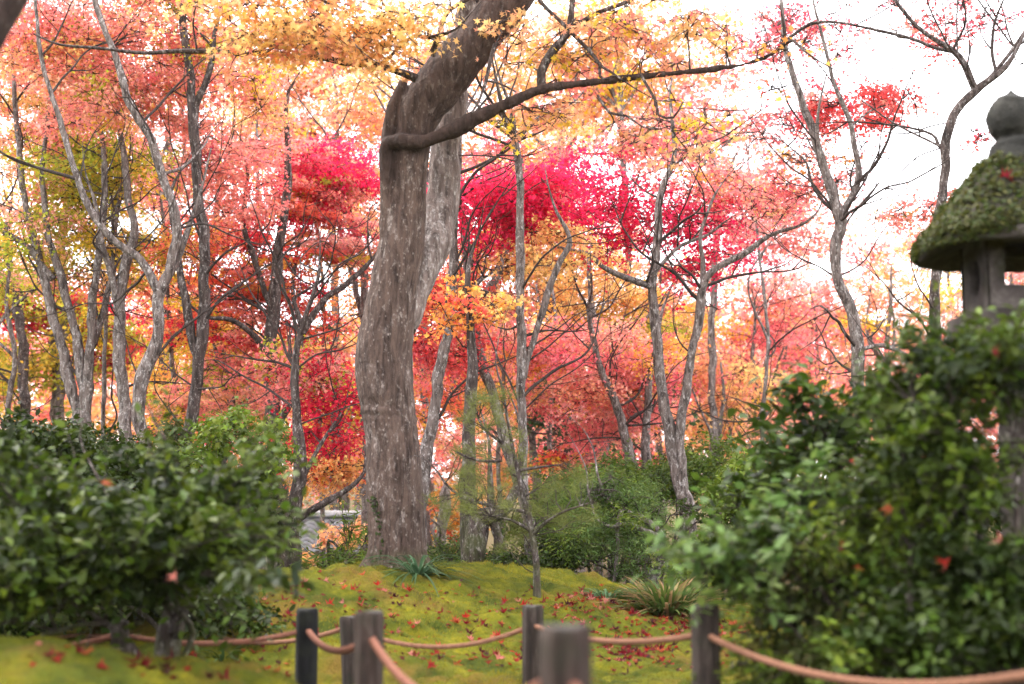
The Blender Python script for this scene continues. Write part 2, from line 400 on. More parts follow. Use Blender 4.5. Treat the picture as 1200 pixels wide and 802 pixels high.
        nr = R.normal(0, .8, (n, 3)); nr[:, 2] += .6
        leaves(s.c, pos, nr, ls * R.uniform(.65, 1.2, n), tints(pal if pal not in MIX or R.random() > .42 else MIX[pal][R.integers(len(MIX[pal]))], n), tmpl)
    def crown(s, cx, cyy, rx, ry, Y, pal, n, Rp=.6, ls=.06, cover=1.0, tmpl='star3', dY=None, flat=.12):
        """n foliage pads spread through an ellipsoid centred on photo pixel (cx, cyy)"""
        c = at(cx, cyy, Y); ax = pm(rx, Y); az = pm(ry, Y); ay = dY if dY else min(ax * .8, 2.2)
        n = int(round(n * PADN)); Rp = Rp * PADR
        pts = []
        while len(pts) < n:
            q = R.uniform(-1, 1, 3)
            if q @ q < 1: pts.append(c + q * (ax, ay, az))
        pts.sort(key=lambda p: np.min(np.linalg.norm(np.concatenate(s.p) - p, axis=1)))
        for p in pts:
            if p[2] < g1(p[0], p[1]) + .3: continue
            s.pad(p, Rp * R.uniform(.65, 1.25), pal, ls, cover * R.uniform(.75, 1.25), tmpl, flat)
    def done(s, bark=None, leaf=None):
        tr = s.t.build("trunk", bark or M_BARK, s.o, True)
        if s.tw.n: s.tw.build("twig", M_TWIG, s.o, True)["kind"] = "stuff"
        if s.c.n: s.c.build("crown", leaf or M_MAPLE, s.o)
        return s.o

# ------------------------------------------------------------------ ground
def axis(segs):
    out = []
    for a, b, st in segs: out += list(np.arange(a, b, st))
    return np.array(out + [segs[-1][1]])
gx = axis([(-400, -60, 20), (-60, -12, 1.5), (-12, -4, .25), (-4, -2.6, .05), (-2.6, 2.6, .02), (2.6, 4, .05), (4, 12, .25), (12, 60, 1.5), (60, 400, 20)])
gy = axis([(-60, -4, 4), (-4, 2.5, .15), (2.5, 3.6, .04), (3.6, 11.6, .02), (11.6, 14, .06), (14, 26, .3), (26, 60, 1.2), (60, 460, 20)])
XX, YY = np.meshgrid(gx, gy)
ZZ = G(XX, YY)
pd = path_dist(XX, YY)
ZZ -= .13 * (1 - sstep(.34, .6, pd))
# moss cushions: several sizes of rounded lumps
def vnoise(x, y, s, seed):
    r = np.random.default_rng(seed); T = r.random((256, 256))
    u, v = x / s, y / s; i, j = np.floor(u).astype(int), np.floor(v).astype(int); f, g = u - i, v - j
    f = f * f * (3 - 2 * f); g = g * g * (3 - 2 * g)
    t = lambda a, b: T[a % 256, b % 256]
    return (t(i, j) * (1 - f) + t(i + 1, j) * f) * (1 - g) + (t(i, j + 1) * (1 - f) + t(i + 1, j + 1) * f) * g - .5
near = (1 - sstep(11.5, 16, np.hypot(XX, YY))) * sstep(.4, .55, pd)
ZZ += near * (.10 * vnoise(XX, YY, .55, 1) + .085 * np.abs(vnoise(XX + YY * .2, YY, .2, 2)) + .07 * np.abs(vnoise(XX, YY, .09, 3)) + .012 * vnoise(XX, YY, .04, 4))
ZZ += (1 - near) * .1 * vnoise(XX, YY, 1.6, 5)
mb = MB(); ny, nx = XX.shape
i = (np.arange(ny - 1) * nx)[:, None]; j = np.arange(nx - 1)[None]
mb.add(np.stack([XX, YY, ZZ], -1), np.stack([i + j, i + j + 1, i + nx + j + 1, i + nx + j], -1).reshape(-1, 4))
m, n, l, p = newmat("moss_ground")
o = n.new("ShaderNodeTexCoord").outputs["Object"]
a = noise_n(n, l, o, 3.2, 6, .6, .3); b = noise_n(n, l, o, 24, 5, .7); c_ = noise_n(n, l, o, 140, 3, .6)
moss = ramp(n, l, a.outputs[0], [(.38, (.025, .035, .003)), (.5, (.096, .096, .006)), (.64, (.19, .162, .009))])
moss2 = mixc(n, l, ramp(n, l, b.outputs[0], [(.35, (.75, .75, .75)), (.65, (0, 0, 0))]).outputs[0], moss.outputs[0], (.07, .085, .01))
rust = mixc(n, l, ramp(n, l, noise_n(n, l, o, 1.7, 6, .65).outputs[0], [(.52, (0, 0, 0)), (.66, (.75, .75, .75))]).outputs[0], moss2.outputs[0], (.15, .085, .02))
grain = mixc(n, l, .55, rust.outputs[0], ramp(n, l, c_.outputs[0], [(.3, (.35, .35, .35)), (.7, (1.25, 1.25, 1.1))]).outputs[0], 'MULTIPLY')
sx = n.new("ShaderNodeSeparateXYZ"); l.new(o, sx.inputs[0])
far = n.new("ShaderNodeMapRange"); far.inputs["From Min"].default_value = 13.5; far.inputs["From Max"].default_value = 16
l.new(sx.outputs[1], far.inputs[0])
litter = ramp(n, l, b.outputs[0], [(.35, (.045, .03, .015)), (.6, (.10, .075, .025)), (.72, (.20, .07, .03))])
fin = mixc(n, l, far.outputs[0], grain.outputs[0], litter.outputs[0])
l.new(fin.outputs[0], p.inputs["Base Color"]); p.inputs["Roughness"].default_value = .95; p.inputs["Specular IOR Level"].default_value = .08
ad = n.new("ShaderNodeMath"); ad.operation = 'ADD'; l.new(b.outputs[0], ad.inputs[0]); l.new(c_.outputs[0], ad.inputs[1])
bump(n, l, p, ad.outputs[0], .8, .02)
tag(mb.build("ground", m, None, True), kind='structure')
def gsurf(x, y):
    """height of the built moss surface"""
    x = np.asarray(x, float); y = np.asarray(y, float); pdd = path_dist(x, y)
    nr = (1 - sstep(11.5, 16, np.hypot(x, y))) * sstep(.4, .55, pdd)
    return G(x, y) - .13 * (1 - sstep(.34, .6, pdd)) + nr * (.10 * vnoise(x, y, .55, 1) + .085 * np.abs(vnoise(x + y * .2, y, .2, 2)) + .07 * np.abs(vnoise(x, y, .09, 3)) + .012 * vnoise(x, y, .04, 4)) + (1 - nr) * .1 * vnoise(x, y, 1.6, 5)

# moss sprigs standing on the cushions
mb = MB(); n_ = 170000
sy = 3.6 + 8.2 * R.random(n_) ** .8; sx_ = R.uniform(-1, 1, n_) * (.42 * sy + .3)
k = path_dist(sx_, sy) > .45; sx_, sy = sx_[k], sy[k]; n_ = len(sx_)
pos = np.column_stack([sx_, sy, gsurf(sx_, sy) - .003])
up = np.column_stack([R.normal(0, .5, n_), R.normal(0, .5, n_), np.ones(n_)])
patch = vnoise(sx_, sy, .5, 9) + .5
base = np.array([(.026, .034, .003)]) * (1 - patch[:, None]) + np.array([(.20, .168, .009)]) * patch[:, None]
TMPL['sprig'] = (np.array([(-.12, 0, 0), (.12, 0, 0), (0, 1, 0)]), [NEED_F])
leaves(mb, pos, R.normal(0, 1, (n_, 3)) * (1, 1, .2), R.uniform(.009, .022, n_) * (.6 + .8 * patch), base * R.uniform(.7, 1.3, (n_, 1)), 'sprig', up)
tag(mb.build("moss", M_SOFT), kind='stuff')

# path of pale gravel between the two rope fences
mb = MB(); C = spline(np.column_stack([PATH, 0 * PATH]), n=14)[:, :2]
T = np.gradient(C, axis=0); T /= np.linalg.norm(T, axis=1)[:, None]; Nn = np.column_stack([-T[:, 1], T[:, 0]])
wv = np.linspace(-.42, .42, 13)
P = C[:, None] + Nn[:, None] * wv[None, :, None]
Z = G(P[..., 0], P[..., 1]) - .10 + .006 * vnoise(P[..., 0], P[..., 1], .07, 11) - .03 * (np.abs(wv) / .42)[None] ** 4
V = np.concatenate([P, Z[..., None]], -1); a_, b_ = V.shape[:2]
i = (np.arange(a_ - 1) * b_)[:, None]; j = np.arange(b_ - 1)[None]
mb.add(V, np.stack([i + j, i + b_ + j, i + b_ + j + 1, i + j + 1], -1).reshape(-1, 4))
m, n, l, p = newmat("gravel")
o = n.new("ShaderNodeTexCoord").outputs["Object"]
v = n.new("ShaderNodeTexVoronoi"); v.inputs["Scale"].default_value = 70; l.new(o, v.inputs["Vector"])
r_ = ramp(n, l, v.outputs["Distance"], [(0, (.30, .29, .30)), (.6, (.09, .085, .09))])
l.new(mixc(n, l, .4, r_.outputs[0], v.outputs["Color"], 'OVERLAY').outputs[0], p.inputs["Base Color"])
h_ = n.new("ShaderNodeHueSaturation"); h_.inputs["Saturation"].default_value = .15
l.new(p.inputs["Base Color"].links[0].from_socket, h_.inputs["Color"]); l.new(h_.outputs[0], p.inputs["Base Color"])
bump(n, l, p, v.outputs["Distance"], .6, -.01)
tag(mb.build("path", m, None, True), kind='structure')

# ------------------------------------------------------------------ the leaning old maple in the middle
Y1 = 10.5
t = Tree("maple_tree", "big leaning maple with thick lichen-spotted forked trunk on the moss mound", at(467, 668, Y1)[:2])
A = [(467, 672, 78), (467, 655, 72), (466, 620, 67), (462, 560, 64), (457, 500, 62), (452, 450, 64), (450, 410, 64), (455, 370, 62), (463, 330, 57), (471, 290, 56), (475, 250, 48),
     (478, 210, 43), (482, 170, 45), (491, 135, 53), (511, 105, 58), (537, 72, 58), (566, 38, 55), (592, 5, 53), (625, -40, 50), (665, -110, 44), (700, -200, 36)]
Bf = [(468, 380, 40), (485, 338, 42), (500, 305, 44), (511, 275, 42), (517, 240, 40), (519, 200, 39), (523, 165, 35), (531, 125, 32), (538, 90, 27), (545, 40, 24), (552, -20, 20), (560, -110, 14)]
Lm = [(458, 305, 18), (453, 275, 17), (452, 235, 16), (452, 200, 17), (453, 172, 18), (468, 166, 18), (492, 167, 18), (515, 159, 17.5), (540, 148, 17), (575, 131, 16), (610, 115, 15), (632, 106, 14), (665, 100, 11), (700, 96, 10),
      (750, 90, 9), (800, 85, 8), (860, 78, 7), (900, 66, 6), (918, 50, 5), (917, 20, 4), (908, -15, 3)]
St = [(453, 176, 17), (456, 148, 15), (463, 122, 14), (470, 104, 12), (473, 95, 9)]
big = MB()
def big_tube(px, Ys, sides, extra=1.0):
    P = np.array([at(x, y, yy) for (x, y, _), yy in zip(px, Ys)]); r = np.array([pm(wd, yy) / 2 for (_, _, wd), yy in zip(px, Ys)]) * extra
    A_ = spline(np.column_stack([P, r]), step=.03); tube(big, A_[:, :3], A_[:, 3], sides); t.p.append(A_[::3, :3]); t.r.append(A_[::3, 3])
lin = lambda a, b, n: np.linspace(a, b, n)
big_tube(A, np.concatenate([np.full(9, Y1), lin(Y1, Y1 - .25, len(A) - 9)]), 28)
Bp = np.array([np.append(at(x, y, yy), pm(wd, yy) / 2) for (x, y, wd), yy in zip(Bf, np.concatenate([lin(Y1 + .06, Y1 + .34, 4), np.full(len(Bf) - 4, Y1 + .42)]))])
A_ = spline(Bp, step=.02); k_ = len(A_); ph = np.arange(k_) * .11
A_[:, 0] += .008 * np.sin(ph * 2.1); A_[:, 3] *= 1 + .05 * np.sin(ph * 1.3 + 1) + .03 * np.sin(ph * 3.7)
mbB = MB(); tube(mbB, A_[:, :3], A_[:, 3], 40); t.p.append(A_[::4, :3]); t.r.append(A_[::4, 3])
forkB = mbB.build("fork_stem", M_BARK_FORK, t.o, True); co = np.empty(len(forkB.data.vertices) * 3, np.float32); forkB.data.vertices.foreach_get("co", co); co = co.reshape(-1, 3)
for q in range(len(co)):
    v_ = Vector(co[q]); co[q] += np.array(mn.noise_vector(Vector((v_.x * 7, v_.y * 7, v_.z * 2)))) * .016 + np.array(mn.noise_vector(Vector((v_.x * 26, v_.y * 26, v_.z * 6)))) * .006
forkB.data.vertices.foreach_set("co", co.ravel())
big_tube(Lm, np.concatenate([lin(Y1 - .04, Y1 - .15, 5), lin(Y1 - .2, Y1 - .75, len(Lm) - 5)]), 16)
big_tube(St, np.full(len(St), Y1 - .13), 14)
bx, by, bz = t.base
for k, (an, ln, rr) in enumerate([(-2.6, .12, .07), (-1.7, .08, .07), (-.9, .10, .07), (-.1, .15, .075), (.9, .12, .07), (2.2, .12, .07), (3.1, .15, .075)]):
    pts = [(bx + math.cos(an) * q * ln + (.15 * math.cos(an)), by + math.sin(an) * q * ln + .15 * math.sin(an), bz + h) for q, h in ((-.5, .30), (-.1, .17), (.3, .07), (.8, .0), (1.1, -.08))]
    A_ = spline(np.column_stack([pts, [rr * .7, rr, rr, rr * .75, rr * .4]]), step=.03); tube(big, A_[:, :3], A_[:, 3], 12)
big.add([(0, 0, 0)])
tmp = big.build("trunk", M_BARK_MAIN, t.o, True)
md = tmp.modifiers.new("r", 'REMESH'); md.mode = 'VOXEL'; md.voxel_size = .0125; md.use_smooth_shade = True
md = tmp.modifiers.new("s", 'SMOOTH'); md.iterations = 7; md.factor = .5
bpy.context.view_layer.update()
me = bpy.data.meshes.new_from_object(tmp.evaluated_get(bpy.context.evaluated_depsgraph_get()))
tmp.modifiers.clear(); tmp.data = me
nv = len(me.vertices); co = np.empty(nv * 3, np.float32); me.vertices.foreach_get("co", co); co = co.reshape(-1, 3)
no = np.empty(nv * 3, np.float32); me.vertices.foreach_get("normal", no); no = no.reshape(-1, 3)
dsp = np.empty(nv)
for q in range(nv):
    x, y, z = co[q]
    d = .022 * mn.noise((x * 5, y * 5, z * 1.6)) + .010 * mn.noise((x * 17 + z * 2, y * 17, z * 3.5)) + .0045 * mn.noise((x * 45, y * 45, z * 16))
    wr = max(0., 1 - abs(z - 1.18) / .22); d += wr * .012 * mn.noise((x * 3, y * 3, z * 26 + 2 * x))        # wrinkles at the bend
    d += .010 * max(0, mn.noise((x * 11 + 5, y * 11, z * 9)) - .35)
    dsp[q] = d
rloc = np.clip(1.2 - .25 * np.maximum(0, co[:, 2] - 2.2), .35, 1)
co = co + no * (dsp * rloc)[:, None]
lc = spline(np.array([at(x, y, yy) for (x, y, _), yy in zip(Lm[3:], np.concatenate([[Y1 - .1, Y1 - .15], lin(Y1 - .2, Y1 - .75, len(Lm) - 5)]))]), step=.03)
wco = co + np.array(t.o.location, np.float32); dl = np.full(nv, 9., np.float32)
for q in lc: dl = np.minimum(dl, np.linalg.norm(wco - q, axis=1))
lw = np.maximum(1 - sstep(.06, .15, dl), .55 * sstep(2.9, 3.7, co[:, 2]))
me.vertices.foreach_set("co", co.ravel().astype(np.float32)); me.update()
me.polygons.foreach_set("use_smooth", np.ones(len(me.polygons), bool))
if not me.materials: me.materials.append(M_BARK_MAIN)
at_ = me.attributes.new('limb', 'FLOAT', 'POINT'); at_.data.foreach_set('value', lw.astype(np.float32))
for px, yo in [([(636, 106, 11), (636, 85, 10.5), (646, 60, 10), (664, 38, 9), (671, 12, 8), (673, -30, 6), (690, -90, 4)], -.38), ([(668, 32, 7), (700, 16, 6), (740, 0, 5), (780, -25, 3)], -.42), ([(628, -5, 5), (650, 18, 5), (667, 36, 5), (690, 60, 5), (702, 76, 4), (716, 84, 3)], -.4),
               ([(702, 74, 4), (703, 90, 3), (712, 92, 2)], -.4), ([(918, 52, 5), (930, 48, 4), (940, 58, 3)], -.75), ([(922, 48, 4), (950, 28, 4), (980, 26, 3), (1010, 32, 2)], -.7),
               ([(486, 92, 11), (468, 84, 9), (445, 78, 8), (415, 75, 8), (372, 67, 8), (325, 65, 7), (240, 60, 6), (170, 62, 5), (120, 57, 4), (72, 53, 3), (40, 40, 2)], -.5), ([(372, 67, 6), (370, 40, 5.5), (376, 14, 5), (395, 2, 4), (400, -30, 3)], -.62),
               ([(505, 66, 8), (515, 40, 7), (528, 12, 6), (545, 0, 5.5), (575, -14, 4)], -.45), ([(452, 72, 4.5), (470, 55, 5), (487, 42, 5.5), (502, 44, 5)], -.45), ([(580, 52, 5), (572, 75, 5), (569, 98, 4), (562, 118, 3.5), (553, 132, 2.5)], -.45),
               ([(571, 95, 3), (585, 98, 2.5), (604, 108, 2)], -.45), ([(750, 88, 4), (768, 118, 4), (772, 135, 3), (790, 138, 3), (800, 120, 2)], -.55), ([(700, 112, 3), (715, 132, 3.5), (735, 136, 3), (752, 148, 2), (770, 152, 2)], -.5)]:
    t.stem(px, Y1 + yo, -.15, sides=8, wob=.45, mb=t.tw)
t.limb(np.array([at(585, 12, Y1 - .1), at(470, -130, Y1 - .5), at(360, -230, Y1 - 1.2)]), np.array([.1, .06, .03]), mb=t.tw)
K = dict(ls=.054, tmpl='star5', flat=.24)
t.crown(330, 30, 115, 42, 9.3, 'gold', 11, .38, cover=1.0, **K)
t.crown(420, 40, 90, 45, 9.6, 'gold', 10, .36, cover=1.0, **K)
t.crown(300, -15, 120, 40, 9.4, 'peach', 8, .4, cover=.9, **K)
t.crown(470, 25, 60, 35, 9.8, 'gold', 4, .34, cover=.9, **K)
t.crown(645, 55, 90, 50, 10.4, 'peach', 9, .36, cover=.8, **K)
t.crown(620, 135, 60, 25, 10.6, 'peach', 4, .3, cover=.6, **K)
t.crown(770, 45, 100, 50, 10.0, 'peach', 12, .36, cover=.75, **K)
t.crown(790, 150, 80, 40, 10.2, 'peach', 6, .34, cover=.6, **K)
t.crown(920, 70, 40, 40, 9.7, 'orange', 2, .28, cover=.28, **K)
t.crown(560, -130, 330, 90, 10.2, 'gold', 22, .55, cover=.8, dY=2.2, **K)
t.tw.build("limb", M_BARK_DARK, t.o, True)["kind"] = "stuff"; t.c.build("crown", M_MAPLE, t.o)

# dark leaning trunk of a near tree, cutting the upper left corner
bN = at(-190, 700, 4.4); t = Tree("maple_tree", "dark blurred trunk leaning across the upper left corner", (bN[0], bN[1]), "tree")
t.stem([(-190, 800, 70), (-170, 600, 62), (-130, 380, 56), (-75, 170, 50), (-22, 60, 44), (12, 0, 42), (50, -70, 38), (110, -190, 28)], 4.4, ground=True, sides=20, wob=.06)
t.crown(150, -260, 150, 50, 4.6, 'red', 4, Rp=.35, ls=.055, cover=.5); t.done(M_BARK_LIMB)

# ------------------------------------------------------------------ the slender maples behind it
GR = "slender maples of the garden grove"
def maple(label, Y, stems, crowns, bark=None, ls=.046, tmpl='star3', group=GR, lean=None, flat=.26):
    b = at(stems[0][0][0], stems[0][0][1], Y)
    t = Tree("maple_tree", label, (b[0], b[1]), "tree", group); t.slim = .88
    for k, st in enumerate(stems):
        t.stem(st, Y, 0 if k == 0 and len(st) > 4 else R.uniform(-.5, .6), ground=(k == 0 or st[0][1] > 500), sides=12 if st[0][2] > 9 else 8, wob=.16, lump=.05)
    t.side(9 + 2 * len(stems), 2.0)
    for c in crowns:
        cx, cyy, rx, ry, pal, n = c[:6]; kw = dict(ls=ls, tmpl=tmpl, flat=flat); kw.update(c[6] if len(c) > 6 else {})
        t.crown(cx, cyy, rx, ry, Y + kw.pop('y', .8), pal, n, **kw)
    return t.done(bark)
D = dict
maple("three-stemmed grey maple with a coral crown at the left edge of the grove", 15,
      [[(97, 550, 16), (80, 440, 15), (62, 370, 13), (45, 300, 11), (30, 240, 9), (20, 150, 7), (15, 60, 5)], [(102, 550, 15), (96, 440, 14), (86, 380, 12), (71, 325, 11), (56, 270, 9), (50, 200, 7), (58, 120, 5)],
       [(100, 520, 13), (105, 420, 13), (110, 340, 11), (118, 280, 10), (123, 200, 8), (112, 120, 5)], [(105, 415, 10), (130, 330, 9), (137, 250, 7), (150, 190, 5)], [(62, 328, 9), (32, 290, 8), (0, 268, 7), (-60, 215, 6)]],
      [(40, 70, 110, 75, 'coral', 16), (20, 200, 80, 60, 'salmon', 8), (70, 150, 70, 40, 'coral', 7)])
maple("pale straight-trunked maple with olive green middle foliage beside the dark forked one", 14.6,
      [[(150, 550, 18), (143, 450, 17), (139, 380, 16), (147, 310, 14), (158, 270, 12), (150, 230, 10), (145, 180, 9), (137, 120, 7), (131, 50, 5)], [(140, 375, 10), (130, 320, 9), (121, 290, 7), (112, 240, 5)]],
      [(115, 205, 95, 42, 'olive', 14), (70, 285, 80, 45, 'olive', 8), (150, 300, 60, 40, 'yellow', 5)], M_BARK_PALE)
maple("tall maple forking low into two long dark limbs under coral foliage", 13.5,
      [[(174, 570, 19), (163, 480, 18), (170, 432, 18), (186, 390, 16), (187, 345, 16)], [(187, 347, 12), (166, 305, 11), (131, 280, 10), (98, 230, 9), (76, 160, 8), (50, 75, 6), (43, 20, 5), (40, -40, 4)],
       [(187, 347, 14), (203, 300, 13), (207, 260, 12), (190, 205, 12), (177, 165, 11), (152, 120, 11), (133, 60, 9), (112, 5, 8), (95, -60, 6)], [(188, 205, 5), (215, 195, 4), (240, 170, 3)]],
      [(160, 55, 120, 75, 'coral', 18), (60, 30, 80, 60, 'coral', 8), (190, -70, 170, 60, 'coral', 14), (120, 120, 100, 40, 'salmon', 7)])
maple("sinuous dark maple whose two stems part above the light green bush", 14,
      [[(216, 560, 17), (222, 500, 16), (232, 440, 16), (236, 400, 16), (239, 350, 15), (240, 300, 15), (234, 240, 14), (228, 170, 14), (224, 100, 12), (216, 40, 10), (212, -40, 8)], [(233, 430, 12), (222, 380, 12), (213, 330, 11), (207, 290, 9), (200, 240, 7)], [(228, 130, 10), (246, 80, 9), (252, 40, 6), (262, -10, 4)]],
      [(250, 95, 100, 70, 'salmon', 13), (270, 210, 70, 50, 'coral', 8), (225, 285, 50, 25, 'red', 3), (190, 15, 60, 20, 'olive', 4)], M_BARK_DARK)
maple("sturdy maple hung with layers of bright red foliage", 15.5,
      [[(332, 630, 23), (323, 545, 21), (318, 470, 20), (318, 400, 19), (322, 340, 16), (330, 270, 13), (338, 200, 10), (335, 120, 6)], [(322, 525, 12), (338, 475, 11), (350, 430, 10), (355, 390, 9), (380, 352, 9), (406, 333, 8), (440, 300, 5)],
       [(318, 425, 10), (300, 395, 9), (270, 375, 7), (243, 372, 5)], [(318, 362, 9), (300, 310, 8), (285, 260, 7), (290, 200, 5)], [(355, 392, 7), (343, 340, 6), (348, 300, 4)]],
      [(310, 290, 100, 70, 'red', 22), (290, 370, 90, 45, 'red', 14), (330, 425, 90, 35, 'coral', 9), (400, 280, 40, 40, 'coral', 5), (340, 210, 80, 50, 'coral', 9), (250, 475, 60, 25, 'salmon', 5)], M_BARK_DARK, flat=.09)
maple("leaning dark maple with yellow-tinged leaves behind the red layered one", 17.5,
      [[(302, 570, 20), (284, 500, 19), (268, 455, 17), (257, 410, 15), (245, 360, 13), (250, 280, 10), (262, 200, 7)]],
      [(205, 460, 60, 50, 'orange', 8), (240, 400, 60, 60, 'yellow', 7), (215, 350, 50, 40, 'red', 5)], M_BARK_DARK)
maple("short maple with crimson leaves beside the tiled wall", 13.2,
      [[(343, 650, 20), (346, 590, 19), (352, 535, 17), (348, 490, 13), (345, 450, 11), (352, 390, 8), (372, 330, 5)], [(298, 658, 9), (322, 632, 10), (352, 607, 10), (385, 587, 9), (410, 571, 7), (427, 553, 5)], [(345, 600, 8), (365, 540, 6), (390, 500, 5)], [(325, 632, 4), (312, 600, 3), (300, 585, 2)]],
      [(378, 520, 42, 35, 'crimson', 5, D(cover=.7)), (395, 455, 40, 40, 'crimson', 4, D(cover=.7)), (385, 555, 38, 18, 'gold', 4), (350, 430, 40, 30, 'coral', 4)], M_BARK_DARK)
maple("thin double-stemmed maple with a magenta spray just behind the big trunk", 17,
      [[(427, 640, 11), (428, 500, 11), (428, 380, 10), (425, 300, 10), (412, 262, 9), (398, 232, 8), (390, 170, 5)], [(428, 390, 7), (415, 330, 8), (403, 290, 6), (395, 250, 4)]],
      [(378, 208, 66, 30, 'magenta', 12, D(cover=1.5, y=-.6)), (430, 260, 50, 40, 'peach', 5), (420, 330, 30, 40, 'gold', 3)])
maple("spotted grey maple slanting out from behind the big trunk with scarlet leaves", 13,
      [[(494, 590, 16), (504, 510, 16), (515, 440, 15), (526, 380, 14), (530, 330, 13), (531, 280, 12), (535, 220, 10), (542, 140, 6)], [(527, 368, 8), (545, 350, 7), (562, 330, 5)]],
      [(518, 400, 42, 30, 'scarlet', 5), (510, 345, 45, 40, 'red', 5), (550, 240, 50, 40, 'magenta', 3, D(cover=.8))])
maple("bent pinkish-barked maple with orange leaves right of the big trunk", 14,
      [[(634, 665, 15), (618, 600, 15), (605, 560, 15), (592, 515, 14), (573, 450, 14), (558, 400, 15), (555, 345, 15), (546, 290, 13), (541, 240, 12), (535, 180, 9), (530, 100, 5)], [(557, 352, 10), (580, 330, 10), (590, 300, 9), (605, 255, 8), (612, 195, 5)]],
      [(585, 300, 60, 40, 'orange', 8), (570, 360, 40, 30, 'coral', 3), (610, 240, 60, 30, 'yellow', 3), (510, 470, 50, 40, 'orange', 4)], M_BARK_PALE)
maple("slim straight maple dividing into a pale Y under the orange leaves", 12.5,
      [[(626, 690, 11), (620, 640, 11), (614, 560, 12), (612, 500, 12), (611, 430, 13), (610, 360, 12), (609, 300, 12), (610, 250, 11), (608, 200, 10), (604, 165, 10)], [(604, 166, 9), (592, 140, 8), (584, 105, 5)], [(604, 168, 8), (618, 150, 7), (640, 133, 6), (660, 127, 4)],
       [(613, 443, 9), (625, 400, 9), (640, 350, 9), (655, 310, 9), (667, 287, 8), (663, 268, 6), (652, 248, 4)]],
      [(620, 225, 70, 28, 'magenta', 8, D(cover=1.1)), (590, 255, 40, 30, 'magenta', 4), (640, 290, 40, 30, 'gold', 3)])
maple("spotted grey maple with twin trunks joined at the base and deep magenta foliage", 14,
      [[(808, 650, 22), (804, 595, 21), (795, 557, 18), (785, 515, 16), (777, 460, 15), (770, 410, 14), (766, 360, 13), (766, 320, 12), (771, 270, 11), (775, 225, 9), (790, 180, 7), (785, 110, 4)], [(766, 337, 9), (748, 331, 9), (725, 322, 8), (705, 312, 7), (690, 298, 6), (655, 290, 4)],
       [(801, 585, 14), (797, 532, 13), (799, 490, 13), (808, 430, 12), (818, 380, 12), (823, 340, 12), (835, 318, 10), (855, 306, 9), (875, 295, 8), (905, 275, 6), (940, 263, 4)], [(824, 337, 8), (824, 305, 7), (820, 278, 5), (835, 235, 4)], [(767, 320, 6), (795, 290, 5), (830, 275, 4)]],
      [(680, 222, 110, 42, 'magenta', 15, D(cover=.75, Rp=.52)), (745, 255, 80, 46, 'magenta', 9, D(cover=.6, Rp=.5)), (700, 280, 50, 40, 'magenta', 3, D(cover=.5)), (810, 250, 75, 36, 'magenta', 6, D(cover=.55)), (830, 305, 50, 18, 'magenta', 3, D(cover=.6)), (760, 165, 60, 30, 'pink', 5, D(cover=.7)), (860, 215, 60, 30, 'pink', 6, D(cover=.7))])
maple("coral pink maple with low spreading layers behind the twin-trunked one", 16,
      [[(744, 600, 15), (735, 520, 14), (720, 470, 11), (700, 420, 9), (690, 365, 6)], [(758, 600, 13), (757, 530, 13), (759, 470, 10), (765, 420, 8), (775, 370, 5)]],
      [(690, 430, 110, 55, 'pink', 20), (700, 490, 100, 25, 'pink', 10), (705, 543, 60, 9, 'pink', 6, D(Rp=.4)), (640, 545, 26, 22, 'red', 3, D(Rp=.35)), (620, 400, 70, 40, 'pink', 8), (745, 440, 60, 50, 'rose', 8)])
maple("golden maple standing behind the pink layers", 18.5,
      [[(718, 620, 13), (706, 500, 11), (703, 420, 10), (695, 370, 8), (690, 305, 6)], [(705, 450, 6), (735, 400, 5), (760, 370, 4)]],
      [(690, 345, 75, 60, 'gold', 16), (745, 375, 50, 40, 'yellow', 7), (650, 285, 50, 30, 'gold', 5)])
maple("mottled grey maple with a high fork and sparse red leaves against the white sky", 13,
      [[(1020, 650, 20), (1012, 545, 19), (1007, 470, 18), (1005, 410, 17), (997, 365, 16), (982, 325, 15), (979, 290, 15), (984, 258, 15)], [(984, 260, 14), (975, 220, 13), (962, 190, 13), (952, 150, 11), (940, 120, 10), (928, 85, 9), (920, 50, 7), (915, 0, 5), (905, -60, 3)],
       [(984, 260, 10), (1000, 225, 9), (1006, 205, 9), (1001, 165, 8), (995, 140, 7), (980, 105, 6), (968, 60, 5), (955, 10, 3)], [(996, 150, 3), (1020, 130, 3), (1050, 120, 2)], [(1008, 410, 5), (1035, 405, 6), (1065, 418, 6), (1090, 430, 4)], [(984, 275, 3), (1000, 250, 3), (1030, 215, 2)]],
      [(1000, 130, 76, 10, 'scarlet', 14, D(Rp=.36, cover=1.15, dY=.7)), (905, 140, 40, 12, 'rose', 3, D(Rp=.35, cover=.5)), (900, 40, 80, 32, 'rose', 12, D(Rp=.4, cover=.5)), (985, 40, 50, 30, 'rose', 5, D(Rp=.35, cover=.3)), (955, 205, 60, 25, 'pink', 7, D(Rp=.4, cover=.5)), (900, 235, 60, 25, 'pink', 6, D(Rp=.4, cover=.6)), (940, 175, 90, 40, 'rose', 5, D(Rp=.45, cover=.15))])
